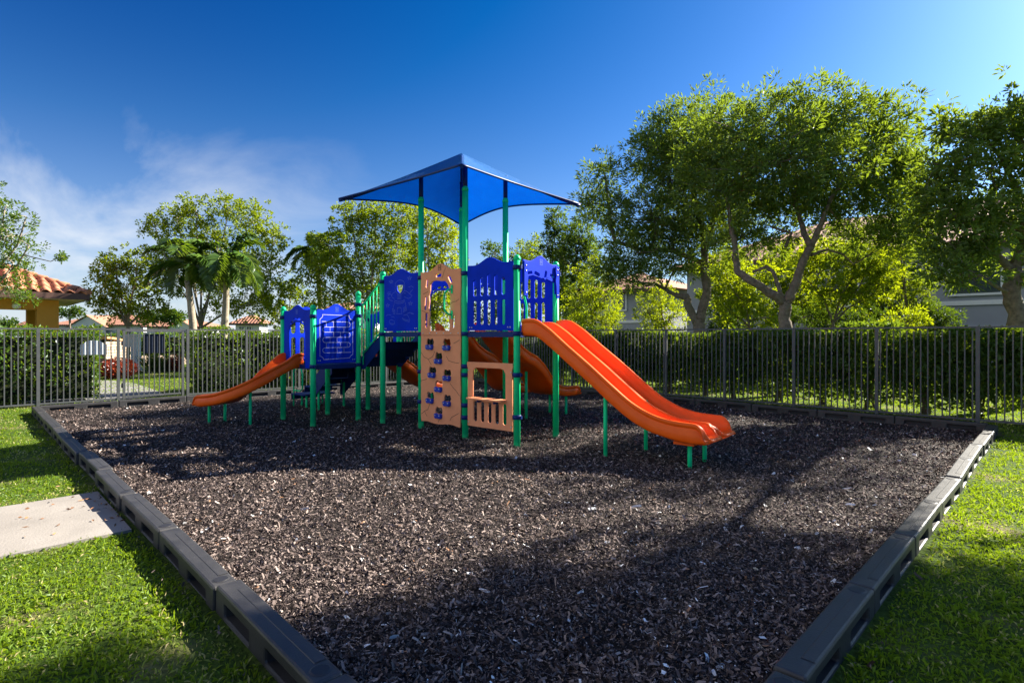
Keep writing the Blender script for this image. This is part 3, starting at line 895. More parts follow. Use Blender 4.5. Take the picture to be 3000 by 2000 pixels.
def double_hood():
    fr = frame_x(Y0 + G_, 0.055)
    W_ = DW
    z1 = 2.385
    low = []
    outer = [(0.0, 2.06), (0.05, 2.06), (0.055, 2.12), (0.085, 2.17), (0.16, 2.195), (0.28, 2.19), (0.40, 2.165), (0.52, 2.185), (0.62, 2.165), (0.69, 2.11), (W_ - 0.055, 2.04), (W_ - 0.05, 1.96), (W_ - 0.04, 1.96), (W_ - 0.04, 2.04), (W_, 2.12)]
    outer = [(0.0, 1.98), (0.055, 1.98), (0.055, 2.13), (0.10, 2.175), (0.20, 2.195), (0.30, 2.185), (0.385, 2.17), (0.47, 2.185), (0.57, 2.195), (0.66, 2.175), (W_ - 0.055, 2.13), (W_ - 0.055, 1.98), (W_, 1.98)] + wave_top(W_, z1, 0.085)
    holes = [rrect(0.13, 2.222, 0.115, 0.040, 0.017, 3, R(10)), rrect(0.29, 2.222, 0.115, 0.046, 0.017, 3, R(-14)), rrect(0.48, 2.222, 0.115, 0.046, 0.017, 3, R(75)), rrect(0.635, 2.222, 0.105, 0.040, 0.017, 3, R(-10))]
    o = plate('slide_hood', outer, holes, TH, 0.004, fr, M['blue'], PS)
    o['label'] = 'pale lit blue hood over the double slide'
    mb = MB(); emblem(mb, fr, W_ / 2, 2.385, TH / 2 + 0.0012, 0.030); mb.build('engraving', M['blue_line'], o)['kind'] = 'stuff'
    for u in (0.0, W_ - 0.06):
        f2 = frame_x(Y0 + G_ + u, 0.082)
        pl = plate('side_plate', [(0.0, 1.92), (0.055, 1.92), (0.060, 2.06), (0.075, 2.16), (0.060, 2.22), (0.075, 2.30), (0.070, 2.36), (-0.010, 2.36), (-0.010, 1.92)] if u == 0 else
                   [(0.010, 1.92), (0.070, 1.92), (0.070, 2.36), (-0.005, 2.36), (-0.012, 2.30), (0.002, 2.22), (-0.012, 2.16), (0.004, 2.06)], [], 0.016, 0.003, f2, M['blue'], o)
        bolts(pl, f2, [(0.03, 2.31), (0.03, 2.24), (0.03, 1.96)], 0.008, M['bolt'])
    for sgn, yy in ((1, Y0 + G_ + 0.03), (-1, Y1 - G_ - 0.03)):
        MB().tube([(0.06, yy, 2.0), (0.06, yy, 1.90), (0.06, yy + 0.035 * sgn, 1.80), (0.06, yy + 0.04 * sgn, 1.74), (0.06, yy + 0.04 * sgn, 1.47)], 0.013, 8).build('hand_rail', M['green'], o)
double_hood()
for k in (1, 2):
    hood(frame_y(XS[k + 1] + G_, Y1 + 0.005), BW, UP + 0.045, 2.365, 0.085, 0.1, 2.10, wide=0.60)
hood(frame_y(XL[1] + G_, YL - 0.005), BW, LO - 0.03, 1.82, 0.085, 0.1, 1.56, wide=0.50, label='blue arched hood at the top of the small curved slide')
hood(frame_y(XL[1] + G_, Y1 + 0.005), BW, LO + 0.04, 1.82, 0.085, 0.1, 1.56, wide=0.60)

def window_panel():
    fr = frame_x(YL + G_, XL[1])
    W_ = Y0 - YL - 2 * G_
    outer = [(0, LO + 0.04), (W_, LO + 0.04)] + wave_top(W_, 1.82, 0.085)
    holes = [rrect(W_ * u, w, 0.085, h, 0.040, 4) for u in (0.17, 0.39, 0.61, 0.83) for w, h in ((1.20, 0.36), (1.57, 0.26))]
    plate('slotted_panel', outer, holes, TH, 0.004, fr, M['blue'], PS)['label'] = 'blue slotted panel seen through the small hood'
window_panel()

def maze_panel():
    fr = frame_x(YL + G_, XL[0] + 0.005)
    W_ = Y0 - YL - 2 * G_
    outer = [(0, LO + 0.045), (W_, LO + 0.045)] + wave_top(W_, 1.825, 0.095)
    o = plate('maze_panel', outer, [], TH, 0.004, fr, M['blue'], PS)
    o['label'] = 'blue panel engraved with a pale winding brick maze'
    mb = MB()
    t = TH / 2 + 0.0015
    def q(x, y):           # detail picture: left 1065, right 1390, top row 470, bottom row 935
        return ((x - 1062) / 330 * W_, 1.82 - (y - 475) / 465 * (1.82 - LO - 0.045))
    bd = [q(1110, 518), q(1330, 520)] + [q(1332, 540), q(1345, 555), q(1362, 560)] + [q(1362, 870), q(1345, 880), q(1335, 900)] + [q(1118, 908), q(1112, 890), q(1100, 880), q(1088, 878), q(1088, 560), q(1100, 548), q(1110, 535)]
    ribbon(mb, bd, 0.007, fr, t, True)
    rows = [578, 625, 670, 715, 760, 805, 850]
    path = [q(1105, 578)]
    for i in range(6):
        x_end = 1318 if i % 2 == 0 else 1132
        a, b = rows[i], rows[i + 1]
        path.append(q(x_end, a))
        for k in range(1, 6):
            an = R(-90 + 180 * k / 6)
            path.append(q(x_end + (22 if i % 2 == 0 else -22) * math.cos(an), (a + b) / 2 + (b - a) / 2 * math.sin(an)))
        path.append(q(x_end, b))
    path.append(q(1345, 850))
    ribbon(mb, path, 0.008, fr, t)
    for i in range(6):
        for j, x in enumerate(range(1140 + (i % 2) * 30, 1330, 58)):
            if (i + j) % 3 == 2: continue
            ribbon(mb, [q(x, rows[i]), q(x, rows[i + 1])], 0.005, fr, t - 0.0003)
    mb.build('engraving', M['lilac_line'], o)['kind'] = 'stuff'
    mb = MB(); emblem(mb, fr, W_ * 0.5, 1.83, t, 0.028); mb.build('emblem', M['blue_line'], o)['kind'] = 'stuff'
    bolts(o, fr, [(0.03, LO + 0.09), (0.065, LO + 0.09), (W_ - 0.065, LO + 0.09), (W_ - 0.03, LO + 0.09)], TH / 2, M['bolt'])
maze_panel()

# slides -----------------------------------------------------------
def slide(name, st, width, chans, mapper, parent, mat=None, n=46, label=None, rim_r=0.022, lip=True):
    """st: rows (s, rim z, underside z); mapper(s, lateral, z) -> xyz; chans: number of channels side by side"""
    st = np.array(st, float)
    sq = np.linspace(st[0, 0], st[-1, 0], n)
    rim = smooth_curve(st[:, 0], st[:, 1], sq)
    bot = smooth_curve(st[:, 0], st[:, 2], sq)
    rings = []
    S_end = sq[-1]
    stations = [(s, r_, b_) for s, r_, b_ in zip(sq, rim, bot)]
    # rounded exit: the walls sink to the bed and the bed rolls under
    r0, b0 = rim[-1], bot[-1]
    bed0 = b0 + 0.055
    for k in range(1, 13):
        t_ = math.sin(R(90 * k / 12))
        stations.append((S_end + 0.185 * t_, bed0 + 0.010 + (r0 - bed0 - 0.010) * max(1 - t_ ** 2.6, 0.0) ** 0.5, b0 + 0.001 * k))
    stations.append((S_end + 0.205, bed0 + 0.004, b0 + 0.014))
    stations.append((S_end + 0.222, bed0 - 0.012, b0 + 0.022))
    for idx, (s, r_, b_) in enumerate(stations):
        bed = b_ + 0.055 if idx < len(stations) - 1 else b_ + 0.022
        wall = max(r_ - bed, 0.004)
        prof = []
        def wall_pts(y, sg):
            """rounded rim seen in section at lateral y, sg +1: outside on the left"""
            return [(y - 0.012 * sg, r_ - min(0.030, wall)), (y - 0.012 * sg, r_ - min(0.014, wall * 0.5)), (y - 0.002 * sg, r_ - min(0.003, wall * 0.1)), (y + 0.014 * sg, r_), (y + 0.030 * sg, r_ - min(0.003, wall * 0.1)), (y + 0.040 * sg, r_ - min(0.014, wall * 0.5))]
        def inner(y, sg):
            return [(y + 0.050 * sg, bed + min(0.10, wall * 0.6)), (y + 0.062 * sg, bed + min(0.05, wall * 0.35)), (y + 0.085 * sg, bed + min(0.018, wall * 0.15)), (y + 0.13 * sg, bed)]
        # outer left wall, with a shallow moulded line under the rim
        prof += [(0.008, b_ + min(0.012, wall)), (0.0, b_ + min(0.035, wall * 0.8)), (0.0, r_ - min(0.062, wall * 0.75)), (0.006, r_ - min(0.058, wall * 0.70)), (0.006, r_ - min(0.052, wall * 0.66)), (0.0, r_ - min(0.048, wall * 0.62))]
        prof += wall_pts(0.004, 1) + inner(0.0, 1)
        for c in range(1, chans):
            yc = width * c / chans
            rc = r_ - min(0.035, wall * 0.3)
            prof += [(yc - 0.13, bed), (yc - 0.085, bed + min(0.018, wall * .15)), (yc - 0.060, bed + min(0.05, wall * .35)), (yc - 0.045, bed + min(0.10, wall * 0.6)),
                     (yc - 0.032, rc - min(0.016, wall * .5)), (yc - 0.018, rc - min(0.003, wall * .1)), (yc, rc), (yc + 0.018, rc - min(0.003, wall * .1)), (yc + 0.032, rc - min(0.016, wall * .5)),
                     (yc + 0.045, bed + min(0.10, wall * 0.6)), (yc + 0.060, bed + min(0.05, wall * .35)), (yc + 0.085, bed + min(0.018, wall * .15)), (yc + 0.13, bed)]
        prof += inner(width, -1)[::-1] + wall_pts(width - 0.004, -1)[::-1]
        prof += [(width, r_ - min(0.048, wall * 0.62)), (width - 0.006, r_ - min(0.052, wall * 0.66)), (width - 0.006, r_ - min(0.058, wall * 0.70)), (width, r_ - min(0.062, wall * 0.75)), (width, b_ + min(0.035, wall * .8)), (width - 0.008, b_ + min(0.012, wall)), (width - 0.03, b_), (0.03, b_)]
        if s > S_end:      # rounded lips: each channel ends in its own curve
            def lip(y):
                q = 1 - 0.30 * math.exp(-(y / 0.05) ** 2) - 0.30 * math.exp(-((width - y) / 0.05) ** 2)
                for c in range(1, chans):
                    q -= 0.50 * math.exp(-((y - width * c / chans) / 0.055) ** 2)
                return q
            rings.append([mapper(S_end + (s - S_end) * lip(y), y, z) for y, z in prof])
        else:
            rings.append([mapper(s, y, z) for y, z in prof])
    m = len(rings[0])
    V = [p for rg in rings for p in rg]
    F = [(i * m + k, i * m + (k + 1) % m, (i + 1) * m + (k + 1) % m, (i + 1) * m + k) for i in range(len(rings) - 1) for k in range(m)]
    mb = MB()
    mb.add(V, F, True)
    mb.f += [tuple(range(m - 1, -1, -1)), tuple(range(len(V) - m, len(V)))]
    mb.s += [False, False]
    o = mb.build(name, mat or M['orange'], parent)
    if label: o['label'] = label
    return o

def leg(parent, x, y, top, r=0.024):
    MB().tube([(x, y, -0.1), (x, y, top)], r, 12).build('leg', M['green'], parent)

d_st = [(0.055, 1.615, 1.400), (0.17, 1.622, 1.400), (0.28, 1.608, 1.385), (0.43, 1.528, 1.295), (0.77, 1.280, 1.050), (1.07, 1.065, 0.830), (1.36, 0.845, 0.610), (1.62, 0.662, 0.445), (1.82, 0.570, 0.362), (2.01, 0.522, 0.318), (2.17, 0.508, 0.292), (2.28, 0.505, 0.284)]
o = slide('double_slide', d_st, 0.81, 2, lambda s, y, z: (s, Y0 + 0.025 + y, z), PS, n=56, label='wide orange double slide with two side by side channels')
leg(o, 1.24, 0.10, 0.80); leg(o, 1.44, 0.72, 0.62); leg(o, 2.20, 0.20, 0.31); leg(o, 2.20, 0.62, 0.31)
# moulded base pad under the exit
MB().box((2.17, 0.20, 0.272), (0.22, 0.20, 0.03)).build('foot_pad', M['orange'], o)
MB().box((2.17, 0.62, 0.272), (0.22, 0.20, 0.03)).build('foot_pad', M['orange'], o)

w_st = [(0.0, 1.62, 1.40), (0.10, 1.61, 1.395), (0.24, 1.47, 1.27), (0.45, 1.27, 1.09), (0.62, 1.17, 0.98), (0.89, 1.06, 0.86), (1.10, 0.91, 0.71), (1.30, 0.71, 0.51), (1.48, 0.575, 0.39), (1.66, 0.525, 0.345), (1.88, 0.51, 0.325), (2.04, 0.505, 0.32)]
for k, xo in enumerate((-1.02, -1.95)):
    o = slide('wave_slide', w_st, 0.60, 1, lambda s, y, z, xo=xo: (xo - y, Y1 + 0.05 + s, z), PS, n=50,
              label=('orange wave slide nearer the double slide', 'orange wave slide behind the rock wall')[k])
    leg(o, xo - 0.12, Y1 + 1.93, 0.34); leg(o, xo - 0.48, Y1 + 1.93, 0.34); leg(o, xo - 0.30, Y1 + 1.0, 0.80)
t_st = [(0.0, 1.10, 0.89), (0.12, 1.07, 0.87), (0.30, 0.95, 0.76), (0.50, 0.83, 0.64), (0.75, 0.68, 0.48), (1.0, 0.56, 0.37), (1.25, 0.49, 0.31), (1.45, 0.48, 0.30)]
o = slide('short_slide', t_st, 0.60, 1, lambda s, y, z: (-3.60 - y, Y1 + 0.04 + s, z), PS, n=36, label='short orange slide at the back of the low deck')
leg(o, -3.72, Y1 + 1.35, 0.33); leg(o, -4.08, Y1 + 1.35, 0.33)

# curved slide from the low deck, turning to the left
def curved():
    cam_pts = [(-3.575, 9.12), (-3.68, 8.98), (-3.84, 8.80), (-4.05, 8.665), (-4.30, 8.62), (-4.55, 8.68), (-4.80, 8.80), (-4.98, 8.90)]
    loc = []
    inv = PS.matrix_basis.inverted()
    for X, Z in cam_pts:
        loc.append(inv @ Vector((0.70711 * (X - Z), 0.70711 * (X + Z), 0)))
    d = [0.0]
    for i in range(1, len(loc)): d.append(d[-1] + (loc[i] - loc[i-1]).length)
    d = np.array(d)
    lx = np.array([p.x for p in loc]); ly = np.array([p.y for p in loc])
    tot = d[-1]
    def mapper(s, y, z):
        sc = min(max(s, 0), tot)
        x0 = float(smooth_curve(d, lx, [sc])[0]); y0 = float(smooth_curve(d, ly, [sc])[0])
        e = 0.01
        s1 = min(sc + e, tot); s0 = max(sc - e, 0)
        tx = float((smooth_curve(d, lx, [s1]) - smooth_curve(d, lx, [s0]))[0]); ty = float((smooth_curve(d, ly, [s1]) - smooth_curve(d, ly, [s0]))[0])
        l = math.hypot(tx, ty); tx, ty = tx / l, ty / l
        ex = s - sc
        off = y - 0.24
        return (x0 + tx * ex - ty * off, y0 + ty * ex + tx * off, z)
    f = lambda q: q * tot * 0.90
    st = [(f(0.0), 1.12, 0.89), (f(0.08), 1.115, 0.88), (f(0.18), 1.02, 0.82), (f(0.35), 0.86, 0.65), (f(0.52), 0.68, 0.48), (f(0.70), 0.545, 0.36), (f(0.85), 0.50, 0.315), (f(0.93), 0.49, 0.30)]
    o = slide('curved_slide', st, 0.48, 1, mapper, PS, n=46, label='small orange curved slide turning left')
    for (X, Z, tp) in ((-4.08, 8.62, 0.55), (-4.85, 8.86, 0.33), (-4.68, 9.02, 0.33)):
        p = inv @ Vector((0.70711 * (X - Z), 0.70711 * (X + Z), 0))
        leg(o, p.x, p.y, tp, 0.022)
bpy.context.view_layer.update()
curved()

# stairs between the decks and from the ground ----------------------
def stairs():
    o = empty('deck_stairs', parent=PS)
    x_lo, x_hi = XL[0] + 0.02, XS[3] - 0.02
    for yy in (Y0 + 0.045, Y1 - 0.045):
        f = lambda u, w, t, yy=yy: (u, yy - t, w)
        plate('stringer', [(x_lo, LO - 0.075), (x_lo + 0.10, LO - 0.075), (x_hi, UP - 0.16), (x_hi, UP + 0.06), (x_lo, LO + 0.12)], [], 0.012, 0.002, f, M['navy'], o)
    for k in range(3):
        z = LO + (UP - LO) * (k + 1) / 4
        x = x_lo + (x_hi - x_lo) * (k + 0.5) / 3
        MB().box((x, (Y0 + Y1) / 2, z - 0.012), (0.235, Y1 - Y0 - 0.11, 0.024)).box((x + 0.112, (Y0 + Y1) / 2, z - 0.07), (0.010, Y1 - Y0 - 0.11, 0.115)).build('step', M['deck'], o)
    for yy in (Y0 + 0.02, Y1 - 0.02):
        rl = empty('hand_rail', parent=o)
        a, b = Vector((XL[0] + 0.05, yy, 1.925)), Vector((XS[3] - 0.03, yy, 2.33))
        lo_a, lo_b = Vector((XL[0] + 0.10, yy, 1.10)), Vector((XS[3] - 0.03, yy, 1.50))
        m = MB()
        m.tube([a, a + Vector((0.06, 0, 0.0)), a + Vector((0.14, 0, 0.045)), b], 0.015, 8)
        m.tube([lo_a, lo_b], 0.015, 8)
        m.build('rail', M['green'], o)
        bpy.data.objects.remove(rl)
        for k in range(6):
            s = 0.06 + 0.155 * k
            x = a.x + (b.x - a.x) * s + 0.03
            zt = a.z + max(0, (x - a.x - 0.07)) / (b.x - a.x - 0.07) * (b.z - a.z)
            zl = 1.10 + (x - lo_a.x) / (lo_b.x - lo_a.x) * 0.40 if x > lo_a.x else 0.93
            if k == 0: zl = LO
            MB().tube([(x, yy, zl), (x, yy, zt)], 0.011, 8).build('baluster', M['green'], o)
    g = empty('ground_stairs', parent=PS)
    steps = [(-5.62, 0.27, 0.50, 0.66), (-5.26, 0.44, 0.34, 0.60), (-5.00, 0.585, 0.26, 0.60), (-4.76, 0.72, 0.26, 0.60), (-4.54, 0.835, 0.24, 0.60)]
    for i, (x, z, dx, dy) in enumerate(steps):
        MB().box((x, 0.44, z - 0.012), (dx, dy, 0.026)).box((x - dx / 2 + 0.006, 0.44, z - 0.075), (0.012, dy, 0.10)).build('step', M['navy'] if i < 2 else M['deck'], g)
    for yy in (0.125, 0.755):
        f = lambda u, w, t, yy=yy: (u, yy - t, w)
        plate('stringer', [(-5.16, 0.24), (-5.05, 0.24), (-4.44, 0.72), (-4.44, 0.97), (-4.62, 0.97), (-5.16, 0.52)], [], 0.014, 0.002, f, M['navy'], g)
        MB().tube([(-5.80, yy, -0.1), (-5.80, yy, 0.68), (-5.75, yy, 0.78), (-5.62, yy, 0.80), (-5.52, yy, 0.76), (-5.47, yy, 0.66), (-5.47, yy, 0.38), (-5.55, yy, 0.33), (-5.80, yy, 0.33)], 0.015, 8).build('hand_loop', M['green'], g)
        MB().tube([(-5.12, yy, 0.45), (-5.12, yy, 1.12), (-5.05, yy, 1.20), (-4.60, yy, 1.55), (-4.44, yy, 1.62)], 0.015, 8).build('hand_rail', M['green'], g)
    for (x, y) in ((-5.80, 0.30), (-5.45, 0.20), (-5.45, 0.70), (-4.95, 0.70), (-4.95, 0.16)):
        MB().tube([(x, y, -0.1), (x, y, 0.26 if x < -5.2 else 0.5)], 0.022, 10).build('leg', M['green'], g)
stairs()

# shade canopy -----------------------------------------------------
def canopy():
    cx, cy, c = -1.45, 0.45, 1.285
    zc, za = 3.44, 4.17
    def pt(u, v):
        m = max(abs(u), abs(v))
        e = (min(abs(u), abs(v)) / m) if m > 1e-6 else 1.0
        f = 1.0 - 0.20 * (1 - e ** 2) * m ** 2
        z = zc + (za - zc) * (1 - m) ** 1.12 - 0.035 * math.sin(math.pi * m) * (1 - e ** 2) + 0.10 * (1 - e ** 2) * m ** 3
        return (cx + c * u * f, cy + c * v * f, z)
    n = 40
    V = [pt(-1 + 2 * i / n, -1 + 2 * j / n) for i in range(n + 1) for j in range(n + 1)]
    F = [(i * (n + 1) + j, (i + 1) * (n + 1) + j, (i + 1) * (n + 1) + j + 1, i * (n + 1) + j + 1) for i in range(n) for j in range(n)]
    mb = MB(); mb.add(V, F, False)
    o = mb.build('shade_canopy', M['fabric'], PS)
    o['label'] = 'blue square shade canopy with pointed corners'
    hem = [pt(-1 + 2 * k / 24, -1) for k in range(25)] + [pt(1, -1 + 2 * k / 24) for k in range(1, 25)] + [pt(1 - 2 * k / 24, 1) for k in range(1, 25)] + [pt(-1, 1 - 2 * k / 24) for k in range(1, 25)]
    h = MB(); h.tube([(x, y, z - 0.004) for x, y, z in hem], 0.016, 6, False); h.build('hem', M['navy'], o)
    # seams along the hips
    for su, sv in ((1, 1), (1, -1), (-1, 1), (-1, -1)):
        pts = [pt(su * k / 12, sv * k / 12) for k in range(13)]
        MB().tube([(x, y, z - 0.030) for x, y, z in pts[1:]], 0.024, 8).build('rafter', M['navy'], o)
    for (x, y) in ((XS[1], Y0), (XS[2], Y0), (XS[1], Y1), (XS[2], Y1)):
        u, v = (x - cx) / c, (y - cy) / c
        z = pt(u, v)[2]
        MB().tube([(x, y, CT - 0.05), (x, y, z - 0.02)], 0.033, 14).build('canopy_post', M['navy'], o)
canopy()

# ------------------------------------------------------------------ fence and gate
FH = 1.555
FA, FB = -14.15, 11.40
picket_me = MB().box((0, 0, 0), (0.0185, 0.0185, FH - 0.13)).mesh('picket')
post_me = MB().box((0, 0, FH / 2 - 0.06), (0.052, 0.052, FH + 0.10)).mesh('fence_post')
def fence(label, p0, p1, posts, step=0.0955):
    p0, p1 = Vector(p0 + (0,)), Vector(p1 + (0,))
    d = (p1 - p0); L = d.length; d.normalize()
    root = empty('picket_fence', p0, math.atan2(d.y, d.x))
    tag(root, label, 'fence', 'dark metal picket fences')
    MB().box((L / 2, 0, FH - 0.014), (L, 0.040, 0.030)).build('top_rail', M['fence'], root)
    MB().box((L / 2, 0, 0.075), (L, 0.034, 0.030)).build('bottom_rail', M['fence'], root)
    for s in posts:
        o = link('fence_post', post_me, M['fence'], root); o.location = (s, 0, 0)
    n = int(L / step)
    for k in range(n):
        s = (k + 0.5) * L / n
        if min(abs(s - q) for q in posts) < 0.045: continue
        o = link('picket', picket_me, M['fence'], root); o.location = (s, 0, FH / 2)
        o.rotation_euler = (0, 0, 0)
fence('light catching metal picket fence between the frame edge and the gate', (FA, -0.9), (FA, 2.40), [0.0, 0.68, 1.99, 3.28])
fence('dark metal picket fence behind the curved slide, starting at the gate', (FA, 3.66), (FA, FB), [0.03, 1.31, 2.62, 3.93, 5.24, 6.5, 7.74])
fence('dark metal picket fence in front of the shrubs and big trees', (FA + 0.05, FB), (1.4, FB), [0.85 + 1.364 * k for k in range(11)])
def gate():
    root = empty('metal_gate', (FA, 2.46, 0), R(90))
    tag(root, 'grey metal picket gate closed in front of the walkway', 'gate')
    W_ = 1.15
    for x in (0.02, W_ - 0.02):
        MB().box((x, 0, FH / 2 + 0.01), (0.045, 0.045, FH - 0.10)).build('gate_stile', M['fence'], root)
    MB().box((W_ / 2, 0, FH - 0.045), (W_ - 0.09, 0.040, 0.038)).build('top_rail', M['fence'], root)
    MB().box((W_ / 2, 0, 0.11), (W_ - 0.09, 0.034, 0.034)).build('bottom_rail', M['fence'], root)
    for k in range(11):
        o = link('picket', picket_me, M['fence'], root); o.location = (0.045 + (k + 0.5) * (W_ - 0.09) / 11, 0, FH / 2); o.scale = (1, 1, 0.97)
    for z in (0.35, 1.25):
        MB().tube([(-0.015, 0.0, z - 0.05), (-0.015, 0.0, z + 0.05)], 0.016, 10).build('hinge', M['fence'], root)
    MB().box((W_ - 0.02, 0.035, 1.02), (0.06, 0.03, 0.10)).build('latch', M['dark'], root)
    MB().box((W_ / 2, 0, FH - 0.012), (W_ + 0.10, 0.03, 0.022)).build('header_rail', M['fence'], root)
gate()
def signs():
    # small shaped plate hung on the far side of the fence, seen from its blank back
    p = [(-0.21, -0.14), (0.21, -0.14), (0.21, 0.055), (0.175, 0.065), (0.15, 0.085), (0.12, 0.12), (0.06, 0.14), (-0.06, 0.14), (-0.12, 0.12), (-0.15, 0.085), (-0.175, 0.065), (-0.21, 0.055)]
    o = link('sign_plate', plate_mesh('sign_plate', [(u * 1.06, w * 1.05) for u, w in p], [], 0.006, 0.001, lambda u, w, t: (t, u, w)), M['sign_back'])
    o.location = (FA - 0.030, 1.965, 1.16)
    tag(o, 'small pale blank sign plate with curved shoulders hung on the fence', 'sign')
    bx = link('notice_board', plate_mesh('notice_board', rrect(0, 0, 0.40, 0.42, 0.012, 3), [], 0.012, 0.002, lambda u, w, t: (t, u, w)), M['sign_dark'])
    bx.location = (FA - 0.030, 3.03, 1.235)
    tag(bx, 'dark navy notice board fixed behind the bars of the gate', 'notice board')
signs()

# ------------------------------------------------------------------ plants
def leaves_np(C, D, L, Wd, fold=0.25, rng=RNG, droop=0.0):
    """one folded leaf (4 vertices, 2 triangles) at each C pointing along D"""
    n = len(C)
    D = D / (np.linalg.norm(D, axis=1, keepdims=True) + 1e-9)
    A = rng.normal(0, 1, (n, 3)); A[:, 2] += 0.9
    S = np.cross(D, A); S /= (np.linalg.norm(S, axis=1, keepdims=True) + 1e-9)
    N = np.cross(S, D)
    L = np.asarray(L)[:, None]; Wd = np.asarray(Wd)[:, None]
    mid = C + D * L * 0.48
    V = np.stack([C, mid + S * Wd / 2 + N * Wd * fold, C + D * L - np.array([0, 0, 1]) * L * droop, mid - S * Wd / 2 + N * Wd * fold], 1).reshape(-1, 3)
    b = (np.arange(n) * 4)[:, None]
    F = np.concatenate([b + np.array([0, 1, 2]), b + np.array([0, 2, 3])], 0)
    return V, F

def crown_points(lobes, rng):
    """clump centres spread through each lobe, edges fuzzy, with airy hollows"""
    out, hub = [], []
    for (c, r, n) in lobes:
        n = int(n * 2.0)
        d = rng.normal(0, 1, (n, 3)); d /= np.linalg.norm(d, axis=1, keepdims=True)
        q = rng.random(n) ** 0.38
        ir = 1.0 + 0.28 * np.sin(d[:, 0] * 5 + c[0]) * np.sin(d[:, 2] * 6 + c[1]) + rng.normal(0, 0.13, n)
        p = np.asarray(c) + d * (q * ir)[:, None] * np.asarray(r) * 1.06
        k = 2 * np.pi / max(0.55, 0.9 * min(r))
        hole = np.sin(p[:, 0] * k + c[0]) * np.sin(p[:, 1] * k + c[1]) * np.sin(p[:, 2] * k * 1.3 + c[2]) + 0.5 * np.sin(p[:, 0] * 2.3 * k) * np.sin(p[:, 2] * 2.1 * k + p[:, 1] * 1.7 * k)
        keep = hole + rng.normal(0, 0.22, n) > -0.16
        out.append(p[keep])
        hub += [np.asarray(c)] * int(keep.sum())
    return np.concatenate(out), np.array(hub)

def tree(name, label, limbs, lobes, leaf, mat, bark, per=22, L=(0.09, 0.15), Wf=0.28, spread=0.17, seed=1, group=None, whorl=0.75, twigs=0.5, droop=0.12, cat='tree'):
    """limbs: polylines [(xyz, radius)...]; lobes: (centre, radii, clumps)"""
    rng = np.random.default_rng(seed)
    base = Vector(limbs[0][0][0])
    root = empty(name, (base.x, base.y, 0))
    tag(root, label, cat, group)
    off = np.array([base.x, base.y, 0.0])
    tb = MB()
    nodes = []
    for li, lm in enumerate(limbs):
        pts = [Vector(p) for p, r in lm]; rs = [r * 0.86 for p, r in lm]
        # resample with a little waviness
        P2, R2 = [], []
        for i in range(len(pts) - 1):
            k = 4
            for j in range(k):
                s = j / k
                q = pts[i].lerp(pts[i + 1], s)
                if 0 < i + j:
                    q = q + Vector(rng.normal(0, 1, 3)) * rs[i] * 0.13
                P2.append(q); R2.append((rs[i] * (1 - s) + rs[i + 1] * s) * (1 + rng.normal(0, 0.05)))
        P2.append(pts[-1]); R2.append(rs[-1])
        if li == 0:
            R2[0] *= 1.35; R2[1] *= 1.12
        tb.tube([p - Vector(off) for p in P2], R2, 10 if rs[0] > 0.05 else 6)
        nodes += [(np.array(p), r) for p, r in zip(P2, R2)][1:]
    npos = np.array([p for p, r in nodes]); nrad = np.array([r for p, r in nodes])
    cl, hub = crown_points(lobes, rng)
    # secondary branches: lobe centre to the nearest limb, then twigs to a share of the clumps
    seen = []
    for (c, r, n) in lobes:
        c = np.asarray(c, float)
        i = int(np.argmin(np.linalg.norm(npos - c, axis=1) + np.maximum(npos[:, 2] - c[2], 0) * 1.5))
        a = npos[i]
        if np.linalg.norm(a - c) > 0.12:
            m = (a + c) / 2 + rng.normal(0, 0.10, 3) - np.array([0, 0, 0.08])
            r0 = min(nrad[i] * 0.7, 0.055)
            tb.tube([Vector(a - off), Vector(m - off), Vector(c - off)], [r0, r0 * 0.75, r0 * 0.5], 6)
        seen.append(c)
    sel = np.nonzero(rng.random(len(cl)) < twigs * 0.22)[0]
    for i in sel:
        h, c = hub[i], cl[i]
        m = h * 0.5 + c * 0.5 + rng.normal(0, 0.08, 3)
        tb.tube([Vector(h - off), Vector(m - off), Vector(c - off)], [0.016, 0.011, 0.005], 4, False)
    tb.build('trunk', bark, root)
    per = max(9, int(per * 1.0))
    L = (L[0] * 0.86, L[1] * 0.86)
    n = len(cl) * per
    ci = np.repeat(np.arange(len(cl)), per)
    d = rng.normal(0, 1, (n, 3)); d /= np.linalg.norm(d, axis=1, keepdims=True)
    out = cl[ci] - hub[ci]; out /= (np.linalg.norm(out, axis=1, keepdims=True) + 1e-6)
    D = d * whorl + out * 0.45 + np.array([0, 0, 0.25])
    pos = cl[ci] + d * (rng.random(n) ** 0.6)[:, None] * spread * 0.72 * rng.uniform(0.5, 1.4, len(cl))[ci][:, None]
    Ls = rng.uniform(L[0], L[1], n)
    V, F = leaves_np(pos - off, D, Ls, Ls * Wf * 1.2 * rng.uniform(0.8, 1.25, n), 0.22, rng, droop)
    ct = rng.random(len(cl))
    tint = np.clip(0.55 * rng.random(n) + 0.45 * ct[ci], 0, 1)
    me = np_mesh('crown', V, F, np.repeat(tint, 4))
    link('crown', me, mat, root)
    return root

def lobes_px(rows, dens=1.0, depth=1.0):
    """rows: (px, py, Z, rx px, ry px[, clumps per m3])"""
    out = []
    for r in rows:
        px, py, Z, rx, ry = r[:5]
        k = Z / FPX
        a, b = rx * k, ry * k
        c = P(px, py, Z)
        rad = (a * depth if False else a, a, b)
        vol = 4.19 * a * a * b
        surfc = (a * b) ** 0.8 * 60
        n = int(max(8, 1.55 * surfc * dens * (r[5] if len(r) > 5 else 1.0)))
        out.append(((c.x, c.y, c.z), rad, n))
    return out

